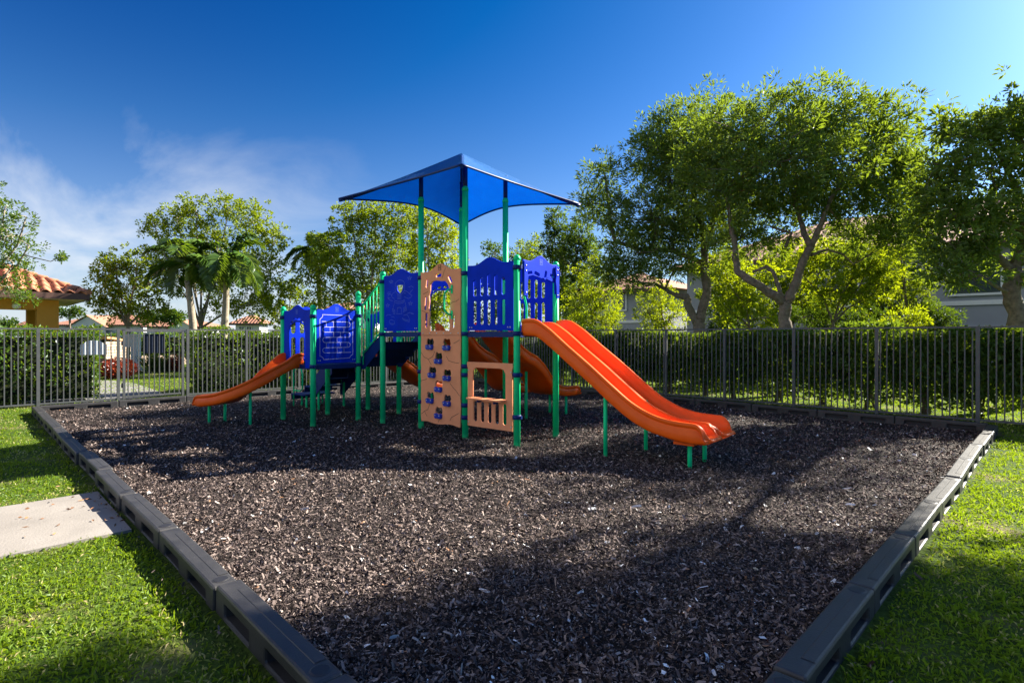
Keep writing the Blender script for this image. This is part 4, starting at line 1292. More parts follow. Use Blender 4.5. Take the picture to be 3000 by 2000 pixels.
def limb_px(rows, Z):
    """rows: (px, py, radius m[, depth shift])"""
    out = []
    for r in rows:
        v = P(r[0], r[1], Z + (r[3] if len(r) > 3 else 0.0))
        out.append(((v.x, v.y, v.z), r[2]))
    return out
def from_ground(px, Z, rows):
    v = P(px, 1000, Z)
    return [((v.x, v.y, -0.05), rows[0][2] * 1.15)] + limb_px(rows, Z)

# the three large trees on the right
def q6(x, y): return 2100 + x / 4.48, 650 + y / 4.48
ZB = 12.8
tree('spreading_tree', 'large spreading tree with a forked trunk behind the right fence', [
    from_ground(2302, ZB, [q6(905, 1380) + (0.165,), q6(890, 1180) + (0.155,), q6(895, 1040) + (0.15,)]),
    limb_px([q6(880, 1060) + (0.125,), q6(700, 930) + (0.115,), q6(430, 760) + (0.10,), q6(260, 640) + (0.09, 0.2), q6(235, 300) + (0.08, 0.3), q6(180, 0) + (0.06, 0.5), q6(120, -500) + (0.035, 0.5), q6(180, -1100) + (0.02, 0.4)], ZB),
    limb_px([q6(915, 1050) + (0.13,), q6(1020, 850) + (0.12,), q6(1110, 560) + (0.11,), q6(1235, 330) + (0.105, -0.1)], ZB),
    limb_px([q6(1235, 330) + (0.085, -0.1), q6(1140, 150) + (0.075, 0), q6(1050, -200) + (0.055, 0.3), q6(1000, -800) + (0.03, 0.4)], ZB),
    limb_px([q6(1235, 330) + (0.085, -0.1), q6(1340, 100) + (0.07, -0.2), q6(1500, -300) + (0.05, -0.3), q6(1800, -800) + (0.028, -0.2)], ZB),
    limb_px([q6(870, 1020) + (0.06,), q6(800, 820) + (0.055,), q6(740, 660) + (0.05,), q6(650, 590) + (0.045, 0.1), q6(470, 660) + (0.04, 0.3)], ZB),
    limb_px([q6(1240, 430) + (0.045,), q6(1450, 365) + (0.035, 0.1), q6(1650, 420) + (0.028, 0.2), q6(1800, 560) + (0.02, 0.4)], ZB),
    limb_px([q6(900, 330) + (0.05, 0.1), q6(980, 150) + (0.04, 0.1), q6(700, 60) + (0.03, 0.3)], ZB)],
    lobes_px([(2170, 400, 13.1, 150, 125), (2330, 345, 13.2, 150, 85), (2480, 345, 12.9, 150, 80), (2600, 410, 13.1, 95, 115), (2260, 480, 12.3, 160, 110), (2430, 490, 12.4, 170, 110), (2120, 560, 13.0, 130, 110),
              (2280, 600, 13.6, 150, 75), (2480, 620, 13.2, 130, 75), (2610, 560, 13.0, 100, 100), (2640, 690, 13.0, 80, 60, 0.7), (2180, 690, 13.4, 110, 55, 0.6), (2350, 420, 13.9, 190, 120), (2240, 700, 13.8, 110, 50, 0.8), (2520, 700, 13.6, 100, 50, 0.8), (2060, 470, 13.4, 90, 90), (2680, 520, 13.2, 70, 90), (2690, 640, 13.4, 70, 70), (2560, 480, 13.6, 110, 90), (2380, 560, 13.8, 150, 80)], 1.25),
    None, M['leaf_big'], M['bark'], per=26, L=(0.11, 0.19), Wf=0.22, spread=0.20, seed=11, group='trees beyond the right fence')
ZM = 15.3
def q8(x, y): return 1650 + x / 1.479, 220 + y / 1.479
tree('spreading_tree', 'tall dark tree with twin stems left of the large spreading tree', [
    from_ground(2048, ZM, [q8(590, 1095) + (0.19,), q8(585, 1060) + (0.18,)]),
    limb_px([q8(575, 1070) + (0.13,), q8(550, 1020) + (0.12,), q8(530, 960) + (0.11,), q8(480, 950) + (0.07, 0.1), q8(400, 905) + (0.05, 0.2)], ZM),
    limb_px([q8(590, 1070) + (0.16,), q8(615, 980) + (0.15,), q8(620, 900) + (0.14,), q8(610, 700) + (0.11,), q8(560, 500) + (0.08, 0.1), q8(520, 300) + (0.04, 0.1)], ZM),
    limb_px([q8(615, 820) + (0.08,), q8(480, 760) + (0.075, 0.1), q8(330, 755) + (0.07, 0.2), q8(225, 720) + (0.065, 0.2), q8(205, 640) + (0.06, 0.2), q8(195, 540) + (0.045, 0.3), q8(180, 430) + (0.025, 0.3)], ZM),
    limb_px([q8(612, 760) + (0.08,), q8(680, 560) + (0.07,), q8(690, 400) + (0.05,), q8(640, 240) + (0.03,)], ZM)],
    lobes_px([(1975, 395, 15.6, 85, 85), (2060, 380, 15.8, 120, 110), (1960, 520, 15.2, 110, 110), (2080, 520, 15.6, 120, 110), (1920, 640, 15.1, 115, 90), (2040, 660, 15.5, 120, 85), (1770, 520, 15.6, 62, 62, 0.8), (1725, 600, 15.7, 50, 55, 0.8),
              (1790, 620, 15.4, 60, 60, 0.8), (1870, 740, 15.0, 90, 45, 0.7), (1980, 775, 15.3, 85, 50, 0.7), (1800, 700, 15.4, 60, 40, 0.6), (2110, 760, 15.7, 70, 50, 0.6), (1900, 450, 15.4, 60, 90), (2020, 300+160, 15.2, 120, 110), (2150, 600, 15.8, 90, 90), (1960, 700, 15.6, 100, 70), (1855, 805, 15.2, 75, 45), (1780, 790, 15.4, 60, 45)], 1.45),
    None, M['leaf_big'], M['bark'], per=24, L=(0.11, 0.20), Wf=0.20, spread=0.20, seed=12, group='trees beyond the right fence')
ZR = 10.5
tree('spreading_tree', 'broad leaved tree at the right edge with a low fork', [
    from_ground(2985, ZR, [(2985, 985, 0.17), (2972, 900, 0.165), (2962, 840, 0.16), (2970, 790, 0.15)]),
    limb_px([(2968, 800, 0.085), (2935, 760, 0.08), (2915, 735, 0.065), (2880, 690, 0.05, 0.3), (2820, 620, 0.04, 0.3), (2800, 520, 0.03, 0.3)], ZR),
    limb_px([(2972, 795, 0.12), (2995, 730, 0.11), (3030, 600, 0.09), (3010, 450, 0.06), (2960, 370, 0.04)], ZR),
    limb_px([(2985, 770, 0.10), (3060, 660, 0.09, 0.3), (3150, 520, 0.07, 0.5), (3220, 360, 0.05, 0.7)], ZR),
    [((-0.62, 14.0, 3.3), 0.09), ((0.1, 13.0, 4.4), 0.075), ((0.8, 11.7, 5.3), 0.055), ((1.2, 11.4, 6.3), 0.035)],
    limb_px([(2965, 862, 0.05), (2930, 845, 0.04, -0.1), (2890, 822, 0.032, -0.2), (2850, 800, 0.02, -0.3)], ZR),
    limb_px([(2985, 560, 0.05), (2930, 460, 0.04), (2860, 370, 0.028), (2760, 355, 0.02)], ZR)],
    lobes_px([(2755, 370, 10.4, 55, 45, 0.9), (2850, 400, 10.5, 80, 65), (2940, 370, 10.6, 85, 75), (3050, 360, 10.7, 140, 120), (2790, 490, 10.3, 90, 75), (2900, 500, 10.5, 110, 85), (3040, 530, 10.6, 130, 110),
              (2770, 610, 10.2, 85, 65), (2880, 630, 10.3, 100, 65), (3000, 650, 10.5, 110, 70), (2790, 720, 10.2, 85, 50), (2890, 730, 10.1, 80, 45), (2830, 805, 10.0, 85, 38), (2750, 780, 10.1, 55, 35, 0.7), (3080, 760, 10.4, 120, 90),
              (3200, 250, 11.0, 190, 150), (2710, 560, 10.6, 60, 70), (2720, 680, 10.5, 55, 60)], 1.3) + [((1.4, 11.3, 5.5), (1.15, 1.15, 0.9), 210), ((1.25, 11.2, 6.5), (0.85, 0.85, 0.7), 120), ((1.1, 11.25, 7.3), (0.75, 0.75, 0.6), 100), ((1.95, 10.35, 4.8), (1.05, 1.05, 0.8), 170), ((2.7, 10.6, 5.6), (1.1, 1.1, 0.8), 170)],
    None, M['leaf_big'], M['bark'], per=24, L=(0.10, 0.17), Wf=0.30, spread=0.17, seed=13, group='trees beyond the right fence')

# smaller trees and bushes behind the right fence
def small_tree(name, label, px, Z, rows, mat, bark=None, per=22, L=(0.07, 0.12), Wf=0.4, seed=1, stems=3, r=0.05, dens=1.0, group=None, spread=0.16, twigs=0.6, cat='tree', lean=60, fork_y=930):
    rnd = random.Random(seed)
    limbs = []
    lb = lobes_px(rows, dens)
    v = P(px, 1000, Z)
    limbs.append([((v.x, v.y, -0.05), r * 1.2)] + limb_px([(px + rnd.uniform(-3, 3), (fork_y + HOR) / 2 + 20, r * 1.1), (px, fork_y, r)], Z))
    order = sorted(rows, key=lambda q: q[1])
    for k in range(min(stems, len(order))):
        q = order[int(k * len(order) / stems)]
        mx = (px + q[0]) / 2 + rnd.uniform(-12, 12)
        limbs.append(limb_px([(px + rnd.uniform(-2, 2), fork_y + 6, r * 0.85), (px * 0.7 + q[0] * 0.3 + rnd.uniform(-8, 8), fork_y * 0.65 + q[1] * 0.35, r * 0.65, rnd.uniform(-.2, .2)), (mx * 0.4 + q[0] * 0.6, fork_y * 0.3 + q[1] * 0.7, r * 0.5, rnd.uniform(-.3, .3)), (q[0], q[1], r * 0.3, q[2] - Z)], Z))
    return tree(name, label, limbs, lb, None, mat, bark or M['bark'], per, L, Wf, spread, seed, group, 0.75, twigs, 0.08, cat)

GR = 'background trees on the right'
small_tree('slender_tree', 'slender dark tree between the canopy post and the lime tree', 1640, 21.5, [(1622, 655, 21.5, 30, 45), (1608, 735, 21.5, 30, 60), (1650, 720, 21.3, 35, 60), (1625, 830, 21.5, 45, 60), (1660, 880, 21.4, 45, 60)], M['leaf_dark'], seed=21, group=GR, L=(0.09, 0.14), dens=1.5)
small_tree('slender_tree', 'dark bushy tree right above the slide hood', 1690, 20.5, [(1690, 690, 20.5, 45, 55), (1725, 740, 20.4, 40, 55), (1665, 770, 20.5, 40, 60), (1700, 820, 20.5, 55, 60), (1690, 900, 20.5, 55, 55)], M['leaf_dark'], seed=22, group=GR, L=(0.09, 0.14), dens=1.5)
small_tree('lime_tree', 'bright yellow green small tree beside the double slide', 1735, 19.0, [(1730, 815, 19, 55, 55), (1770, 870, 19, 50, 55), (1700, 890, 19, 60, 60), (1760, 940, 18.8, 70, 45), (1680, 960, 19, 55, 45)], M['leaf_lime'], seed=23, group=GR, dens=1.1)
small_tree('leafy_bush', 'pale green bush left of the grey house wall', 1795, 20.0, [(1800, 930, 20, 28, 45), (1785, 985, 20, 40, 40)], M['leaf_olive'], seed=24, group=GR, dens=1.1, r=0.03, cat='bush')
small_tree('lime_tree', 'lime green tree between the twin stems and the grey wall', 1950, 18.5, [(1930, 860, 18.5, 60, 40), (1900, 915, 18.5, 55, 45), (1960, 930, 18.5, 60, 45), (1920, 980, 18.5, 75, 40)], M['leaf_lime'], seed=25, group=GR, dens=1.1, fork_y=960)
small_tree('lime_tree', 'glowing lime green tree left of the forked trunk', 2200, 16.0, [(2150, 830, 16, 60, 40), (2200, 880, 16, 65, 45), (2140, 910, 16, 55, 40), (2240, 930, 16, 50, 35), (2120, 770, 16.3, 55, 40), (2220, 800, 16.4, 50, 40)], M['leaf_lime'], seed=26, group=GR, dens=1.0, L=(0.10, 0.16), Wf=0.35, fork_y=960)
small_tree('lime_tree', 'glowing lime green tree right of the forked trunk', 2440, 17.0, [(2400, 800, 17, 70, 45), (2470, 770, 17, 75, 50), (2540, 790, 17, 65, 45), (2430, 860, 17, 65, 40), (2520, 860, 17, 75, 45), (2580, 830, 17, 50, 50), (2430, 720, 17.3, 75, 45), (2540, 715, 17.2, 75, 45), (2340, 760, 17.3, 50, 40)], M['leaf_lime'], seed=27, group=GR, dens=1.0, L=(0.10, 0.16), Wf=0.35, stems=4, fork_y=940)
small_tree('lime_tree', 'pale leafy small tree in front of the far grey house', 2660, 17.5, [(2640, 760, 17.5, 60, 50), (2690, 810, 17.5, 50, 50), (2630, 850, 17.5, 60, 45), (2690, 880, 17.5, 40, 40), (2650, 690, 17.5, 60, 45), (2600, 780, 17.5, 50, 45)], M['leaf_olive'], seed=28, group=GR, dens=0.9, stems=4, fork_y=940)
small_tree('leafy_tree', 'mid green tree behind the forked trunk, before the house', 2320, 21.0, [(2300, 760, 21, 60, 45), (2360, 800, 21, 55, 45), (2290, 840, 21, 60, 45), (2350, 880, 21, 65, 45), (2280, 920, 21, 55, 40), (2390, 930, 21, 50, 40)], M['leaf_olive'], seed=35, group=GR, dens=1.2, L=(0.11, 0.16), stems=4, fork_y=950)
small_tree('leafy_tree', 'mid green tree right of the twin stems, before the house', 2130, 22.0, [(2110, 800, 22, 55, 45), (2170, 830, 22, 50, 45), (2100, 870, 22, 50, 45), (2170, 900, 22, 55, 45)], M['leaf_olive'], seed=36, group=GR, dens=1.2, L=(0.11, 0.16), stems=3, fork_y=955)
small_tree('leafy_tree', 'mid green tree left of the spiky bush, before the grey wall', 2590, 22.0, [(2560, 800, 22, 60, 45), (2620, 830, 22, 50, 45), (2550, 870, 22, 60, 45), (2610, 910, 22, 55, 40), (2540, 940, 22, 50, 35)], M['leaf_olive'], seed=37, group=GR, dens=1.2, L=(0.11, 0.16), stems=3, fork_y=955)
small_tree('leafy_bush', 'bright lime bush low against the fence on the right', 2650, 14.5, [(2640, 945, 14.5, 50, 35), (2680, 925, 14.5, 35, 30), (2600, 965, 14.5, 40, 25)], M['leaf_lime'], seed=29, group=GR, dens=1.2, r=0.03, cat='bush', fork_y=975)
small_tree('leafy_bush', 'dark evergreen bush below the lime trees', 2400, 18.5, [(2370, 925, 18.5, 60, 45), (2450, 930, 18.5, 70, 45), (2530, 935, 18.5, 60, 45), (2420, 980, 18.5, 110, 40), (2540, 985, 18.5, 80, 40)], M['leaf_dark'], seed=30, group=GR, dens=1.5, r=0.03, cat='bush', fork_y=980)
small_tree('leafy_bush', 'dark spiky evergreen bush before the grey wall', 2745, 17.0, [(2720, 910, 17, 45, 35), (2770, 930, 17, 45, 28), (2750, 970, 17, 70, 35), (2690, 960, 17, 40, 40)], M['leaf_dark'], seed=31, group=GR, dens=1.6, r=0.03, cat='bush', fork_y=980)
small_tree('leafy_bush', 'dark rounded bush right of the twin stems', 2125, 19.0, [(2110, 930, 19, 45, 45), (2160, 945, 19, 50, 40), (2130, 985, 19, 80, 30)], M['leaf_dark'], seed=32, group=GR, dens=1.5, r=0.03, cat='bush', fork_y=980)
small_tree('slender_tree', 'small far tree seen between the canopy posts', 1450, 30.0, [(1450, 745, 30, 40, 35), (1480, 800, 30, 50, 50), (1420, 820, 30, 45, 45), (1530, 760, 30, 45, 45), (1510, 860, 30, 60, 60), (1430, 900, 30, 60, 55)], M['leaf_dark'], seed=33, group=GR, dens=0.55, L=(0.14, 0.2), spread=0.28)
small_tree('slender_tree', 'far tree peeking above the slotted panel', 1570, 28.0, [(1560, 740, 28, 40, 45), (1545, 820, 28, 40, 50), (1590, 860, 28, 45, 70), (1560, 930, 28, 50, 50)], M['leaf_olive'], seed=34, group=GR, dens=0.6, L=(0.13, 0.19), spread=0.26)

# trees on the left
GL = 'background trees on the left'
small_tree('airy_tree', 'tall airy olive green tree rising behind the two palms', 590, 24.0, [(455, 665, 24, 42, 38), (520, 640, 24.2, 50, 50), (575, 625, 24, 48, 48), (670, 610, 24.3, 48, 50), (740, 650, 24, 50, 55), (800, 720, 24, 40, 70), (640, 700, 24.5, 75, 60), (560, 730, 24.5, 70, 60), (740, 780, 24, 70, 60), (470, 760, 23.8, 50, 50), (620, 820, 24.6, 100, 60), (780, 860, 24, 60, 60), (700, 900, 24.3, 80, 40)],
           M['leaf_olive'], M['bark_pale'], seed=41, stems=9, r=0.07, dens=1.0, group=GL, L=(0.10, 0.15), Wf=0.5, per=20, spread=0.2, fork_y=955)
small_tree('airy_tree', 'rounded green tree beside the tiled pavilion roof', 375, 22.0, [(300, 800, 22, 35, 35), (340, 770, 22, 40, 35), (400, 770, 22.2, 45, 40), (300, 860, 22, 40, 40), (370, 840, 22.1, 55, 45), (440, 830, 22, 50, 50), (330, 905, 22, 60, 30), (430, 900, 22, 55, 35)],
           M['leaf_olive'], M['bark_pale'], seed=42, stems=6, r=0.07, dens=0.95, group=GL, L=(0.10, 0.15), Wf=0.5, per=20, spread=0.2, fork_y=950)
small_tree('airy_tree', 'wide airy tree behind the small deck and canopy', 1085, 25.0, [(960, 720, 25, 55, 45), (1030, 650, 25, 55, 60), (1100, 640, 25.2, 60, 60), (1180, 640, 25.2, 60, 60), (920, 790, 25, 50, 50), (1000, 780, 25, 70, 60), (1090, 740, 25.4, 80, 70), (1180, 740, 25.3, 70, 70), (960, 870, 25, 70, 45), (1060, 850, 25.2, 80, 60), (1150, 840, 25.2, 70, 60)],
           M['leaf_olive'], M['bark_pale'], seed=43, stems=9, r=0.08, dens=1.05, group=GL, L=(0.10, 0.16), Wf=0.5, per=20, spread=0.2, fork_y=945)
small_tree('airy_tree', 'brighter yellow green tree seen through the rock doorway', 1270, 23.0, [(1250, 640, 23, 60, 50), (1310, 690, 23, 40, 55), (1240, 740, 23, 60, 65), (1310, 790, 23, 45, 60), (1260, 840, 23, 65, 60), (1300, 900, 23, 60, 60), (1240, 920, 23, 50, 50)],
           M['leaf_lime'], M['bark_pale'], seed=44, stems=6, r=0.07, dens=1.1, group=GL, L=(0.10, 0.15), Wf=0.5, per=20, spread=0.2, fork_y=955)
small_tree('airy_tree', 'low leafy tree between the airy trees over the fence', 850, 26.0, [(850, 850, 26, 45, 45), (810, 900, 26, 50, 40), (880, 910, 26, 50, 40), (840, 945, 26, 60, 30)], M['leaf_olive'], M['bark_pale'], seed=45, stems=4, r=0.06, dens=1.0, group=GL, L=(0.11, 0.16), Wf=0.5, per=20, fork_y=960)
small_tree('feathery_tree', 'feathery leaved tree overhanging the left edge of the picture', -60, 14.0, [(15, 610, 14, 42, 30, .8), (75, 640, 14, 34, 24, .7), (30, 690, 14, 62, 38, .9), (85, 720, 14, 36, 26, .7), (40, 770, 14, 58, 34, .9), (20, 840, 14, 55, 36, .9), (75, 870, 14, 36, 22, .8), (-60, 700, 14, 90, 110), (-90, 560, 14, 80, 70), (180, 752, 14, 12, 6, 1.0)],
           M['leaf_hedge'], M['bark_pale'], seed=46, stems=7, r=0.06, dens=1.5, group=GL, L=(0.055, 0.10), Wf=0.42, per=22, spread=0.13, fork_y=900)
small_tree('far_tree', 'flat topped far tree right of the ochre column', 205, 80.0, [(205, 912, 80, 25, 10), (230, 915, 80, 18, 9), (185, 918, 80, 14, 8)], M['leaf_dark'], seed=47, stems=2, r=0.15, dens=0.25, group=GL, L=(0.3, 0.5), Wf=0.5, spread=0.7, fork_y=940)
small_tree('far_tree', 'low far tree left of the ochre column', 15, 70.0, [(10, 945, 70, 26, 14), (35, 952, 70, 18, 10)], M['leaf_dark'], seed=48, stems=2, r=0.15, dens=0.25, group=GL, L=(0.3, 0.5), Wf=0.5, spread=0.7, fork_y=965)
small_tree('far_tree', 'far dark tree above the red roofed houses', 470, 78.0, [(440, 930, 78, 40, 16), (490, 925, 78, 30, 16), (515, 930, 78, 22, 18)], M['leaf_dark'], seed=49, stems=2, r=0.15, dens=0.2, group=GL, L=(0.35, 0.55), Wf=0.5, spread=0.8, fork_y=960)

# palms
def palm(label, base_px, top_px, top_py, Z, seed, n=15, length=2.3):
    rng = np.random.default_rng(seed)
    b = P(base_px, 1000, Z); b.z = -0.05
    t = P(top_px, top_py, Z)
    root = empty('palm_tree', (b.x, b.y, 0)); tag(root, label, 'palm tree', 'palms behind the gate fence')
    off = Vector((b.x, b.y, 0))
    tr = MB()
    pts = [b.lerp(t, s) + Vector((0.10 * math.sin(s * 3.1), 0.05 * math.sin(s * 2.2), 0)) for s in np.linspace(0, 1, 14)]
    tr.tube([p - off for p in pts], [0.155 - 0.06 * s + 0.006 * ((k % 2)) for k, s in enumerate(np.linspace(0, 1, 14))], 12)
    tr.build('trunk', M['bark_pale'], root)
    top = pts[-1]
    sh = MB(); sh.tube([top - off, top - off + Vector((0, 0, 0.30)), top - off + Vector((0, 0, 0.62))], [0.105, 0.085, 0.045], 12)
    sh.build('crownshaft', M['leaf_palm'] if False else M['green_shaft'], root)
    hub = top + Vector((0, 0, 0.55))
    for k in range(n):
        az = 2 * math.pi * k / n * 2.618 + rng.uniform(-.25, .25)
        el = R(rng.uniform(8, 78)) if k % 3 else R(rng.uniform(-5, 25))
        ln = length * rng.uniform(0.8, 1.08)
        # rachis bends down under its own weight
        p = np.array(hub); d = np.array([math.cos(az) * math.cos(el), math.sin(az) * math.cos(el), math.sin(el)])
        rc = [p.copy()]; m = 16
        for i in range(m):
            p = p + d * ln / m
            d = d + np.array([0, 0, -0.085 - 0.009 * i]); d /= np.linalg.norm(d)
            rc.append(p.copy())
        rc = np.array(rc)
        V, F = [], []
        r = MB(); r.tube([Vector(q) - off for q in rc], [0.022 - 0.0011 * i for i in range(len(rc))], 5)
        f = r.build('frond', M['green_shaft'], root)
        s = np.linspace(0.10, 1.0, 66)
        seg = s * m
        i0 = np.minimum(seg.astype(int), m - 1); fr_ = (seg - i0)[:, None]
        C = rc[i0] * (1 - fr_) + rc[i0 + 1] * fr_
        T = rc[i0 + 1] - rc[i0]; T /= np.linalg.norm(T, axis=1, keepdims=True)
        S = np.cross(T, np.array([0, 0, 1.0])); S /= (np.linalg.norm(S, axis=1, keepdims=True) + 1e-6)
        U = np.cross(S, T)
        Cs, Ds, Ls = [], [], []
        for sg in (-1, 1):
            D = S * sg * 0.9 + T * 0.55 + U * 0.25 + rng.normal(0, 0.16, T.shape) - np.array([0, 0, 0.12])
            Cs.append(C); Ds.append(D); Ls.append(0.50 * np.sin(np.pi * (0.14 + 0.80 * s)) ** 0.8 * rng.uniform(0.85, 1.1, len(s)) + 0.05)
        C = np.concatenate(Cs); D = np.concatenate(Ds); L = np.concatenate(Ls)
        V, F = leaves_np(C - np.array(off), D, L, np.full(len(L), 0.024), 0.15, rng, 0.34)
        link('leaflets', np_mesh('leaflets', V, F, np.repeat(np.clip(rng.normal(0.45, 0.22, len(L)) + rng.uniform(-.2, .2), 0, 1), 4)), M['leaf_palm'], f)
M['green_shaft'] = surf('green_palm_stem', (0.16, 0.22, 0.05), 0.5, 0.4, 0.2, 6)
palm('palm with a leaning trunk, nearest the gate', 572, 546, 822, 20.0, 51, 14, 1.95)
palm('palm with an upright trunk, right of the leaning palm', 643, 660, 815, 20.6, 52, 14, 1.95)
palm('palm half hidden in the wide airy tree', 945, 925, 765, 26.5, 53, 11, 1.7)

# hedges: clipped leafy walls beyond the left fence
def hedge(label, a, b0, b1, h, th, seed, dens=620, lf=1.0, group='clipped hedges behind the gate fence'):
    rng = np.random.default_rng(seed)
    root = empty('hedge', (a, (b0 + b1) / 2, 0)); tag(root, label, 'hedge', group)
    L_ = b1 - b0
    off = np.array([a, (b0 + b1) / 2, 0])
    def shell(n, face):
        u, v = rng.random(n), rng.random(n)
        dep = rng.exponential(0.06, n)
        if face == 'f':
            p = np.stack([np.full(n, a + th / 2) - dep, b0 + u * L_, 0.05 + v * h], -1)
        elif face == 't':
            p = np.stack([a - th / 2 + u * th, b0 + v * L_, np.full(n, h + 0.05) - dep], -1)
        elif face == 'b':
            p = np.stack([np.full(n, a - th / 2) + dep, b0 + u * L_, 0.05 + v * h], -1)
        elif face == 's':
            p = np.stack([a - th / 2 + u * th, np.full(n, b0) + dep, 0.05 + v * h], -1)
        else:
            p = np.stack([a - th / 2 + u * th, np.full(n, b1) - dep, 0.05 + v * h], -1)
        return p
    P_ = np.concatenate([shell(int(L_ * h * dens), 'f'), shell(int(L_ * th * dens * 1.3), 't'), shell(int(L_ * h * dens * 0.6), 'b'), shell(int(th * h * dens), 's'), shell(int(th * h * dens), 'e')])
    wob = 0.07 * np.sin(P_[:, 1] * 3.1) + 0.06 * np.sin(P_[:, 1] * 7.3 + P_[:, 2] * 4) + rng.normal(0, 0.03, len(P_))
    P_[:, 0] += wob * np.sign(P_[:, 0] - a); P_[:, 2] += wob * 0.7 * (P_[:, 2] > h * 0.8)
    keep = (np.sin(P_[:, 1] * 2.3 + 1.0) * np.sin(P_[:, 2] * 5.1 + P_[:, 1]) + rng.normal(0, 0.5, len(P_))) > -0.95
    P_ = P_[keep]
    n = len(P_)
    D = rng.normal(0, 1, (n, 3)) + np.array([0.35, -0.1, 0.55])
    Ls = rng.uniform(0.05, 0.095, n) * lf
    V, F = leaves_np(P_ - off, D, Ls, Ls * 0.5, 0.2, rng, 0.05)
    link('foliage', np_mesh('foliage', V, F, np.repeat(np.clip(rng.beta(2, 2.4, n), 0, 1), 4)), M['leaf_hedge'], root)
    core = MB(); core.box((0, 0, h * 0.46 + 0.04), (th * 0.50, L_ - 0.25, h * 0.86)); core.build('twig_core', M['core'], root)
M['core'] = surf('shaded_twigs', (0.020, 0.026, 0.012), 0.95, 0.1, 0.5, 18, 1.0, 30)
hedge('clipped hedge left of the gate behind the picket fence', -15.0, -3.0, 2.15, 1.50, 0.75, 61)
hedge('clipped hedge right of the gate running to the fence corner', -15.0, 3.95, 12.2, 1.47, 0.75, 62)

hedge('far green hedge across the lawn seen through the gate', -37.0, -6.0, 17.0, 1.45, 1.2, 63, 110, 2.2)

# shrubs in a row beyond the right fence: three kinds, copied
def shrub_proto(seed, h, w):
    rng = np.random.default_rng(seed)
    root = empty('shrub', (0, 0, 0))
    st = MB()
    hubs = []
    for k in range(7):
        an = rng.uniform(0, 2 * math.pi); rr = rng.uniform(0.05, 0.5) * w / 2
        p1 = Vector((math.cos(an) * rr * 0.5, math.sin(an) * rr * 0.5, h * 0.35)); p2 = Vector((math.cos(an) * rr * 1.2, math.sin(an) * rr * 1.2, h * rng.uniform(0.6, 0.92)))
        st.tube([Vector((rng.uniform(-.08, .08), rng.uniform(-.08, .08), -0.03)), p1, p2], [0.022, 0.016, 0.007], 6)
        hubs += [np.array(p1), np.array(p2), np.array(p1.lerp(p2, 0.5))]
    st.build('stems', M['bark'], root)
    hubs = np.array(hubs)
    n = 9000
    z = 0.10 + (h - 0.08) * rng.random(n) ** 0.72
    rad = w / 2 * (0.62 + 0.38 * np.sin(np.clip(z / h, 0, 1) * 2.6)) * rng.random(n) ** 0.38
    an = rng.uniform(0, 2 * np.pi, n)
    rad *= 1 + 0.22 * np.sin(an * 3 + seed) * np.sin(z * 6) 
    P_ = np.stack([np.cos(an) * rad, np.sin(an) * rad, z], -1)
    keep = (np.sin(P_[:, 0] * 9 + seed) * np.sin(P_[:, 2] * 8) * np.sin(P_[:, 1] * 9) + rng.normal(0, 0.16, n)) > -0.22
    low = (z < 0.45) & (rng.random(n) < 0.40)
    P_ = P_[keep & ~low]
    n = len(P_)
    D = rng.normal(0, 1, (n, 3)) + np.array([0, 0, 0.5])
    Ls = rng.uniform(0.06, 0.11, n)
    V, F = leaves_np(P_, D, Ls, Ls * 0.5, 0.2, rng, 0.05)
    link('foliage', np_mesh('foliage', V, F, np.repeat(np.clip(rng.beta(2, 2.4, n), 0, 1), 4)), M['leaf_hedge'], root)
    return root
protos = [shrub_proto(71, 1.50, 1.08), shrub_proto(72, 1.44, 1.0), shrub_proto(73, 1.55, 1.18)]
used = [False] * 3
rnd = random.Random(9)
sh_a = [-13.4 + 0.83 * k + rnd.uniform(-.08, .08) for k in range(18)]
ordn = ['first', 'second', 'third', 'fourth', 'fifth', 'sixth', 'seventh', 'eighth', 'ninth', 'tenth', 'eleventh', 'twelfth', 'thirteenth', 'fourteenth', 'fifteenth', 'sixteenth', 'seventeenth', 'eighteenth']
for i, a in enumerate(sh_a):
    k = [0, 2, 1, 0, 1, 2][i % 6]
    o = protos[k] if not used[k] else copy_tree(protos[k])
    used[k] = True
    o.location = (a, 12.15 + rnd.uniform(-.08, .10), 0.0)
    o.rotation_euler = (0, 0, rnd.uniform(0, 6.28))
    o.scale = (rnd.uniform(0.95, 1.15), rnd.uniform(0.95, 1.15), rnd.uniform(0.92, 1.04))
    tag(o, f'dark leafy shrub behind the right fence, {ordn[17 - i]} from the right edge', 'shrub', 'shrub row behind the right fence')

# planting beyond the gate
def leaf_bush(name, label, c, rad, n, mat, L, Wf, seed, cat='bush', group=None):
    rng = np.random.default_rng(seed)
    root = empty(name, (c[0], c[1], 0)); tag(root, label, cat, group)
    d = rng.normal(0, 1, (n, 3)); d /= np.linalg.norm(d, axis=1, keepdims=True)
    P_ = d * (rng.random(n) ** 0.4)[:, None] * np.array(rad) + np.array([0, 0, rad[2] * 0.95])
    P_ = P_[P_[:, 2] > 0.02]; n = len(P_)
    Ls = rng.uniform(L[0], L[1], n)
    V, F = leaves_np(P_, d[:n] + rng.normal(0, .6, (n, 3)) + np.array([0, 0, .5]), Ls, Ls * Wf, 0.2, rng, 0.1)
    link('foliage', np_mesh('foliage', V, F, np.repeat(np.clip(rng.beta(2, 2, n), 0, 1), 4)), mat, root)
    st = MB()
    for k in range(5):
        a = rng.uniform(0, 6.28)
        st.tube([(0, 0, -0.03), (math.cos(a) * rad[0] * 0.3, math.sin(a) * rad[1] * 0.3, rad[2] * 0.8), (math.cos(a) * rad[0] * 0.6, math.sin(a) * rad[1] * 0.6, rad[2] * 1.4)], [0.02, 0.014, 0.006], 5)
    st.build('stems', M['bark'], root)
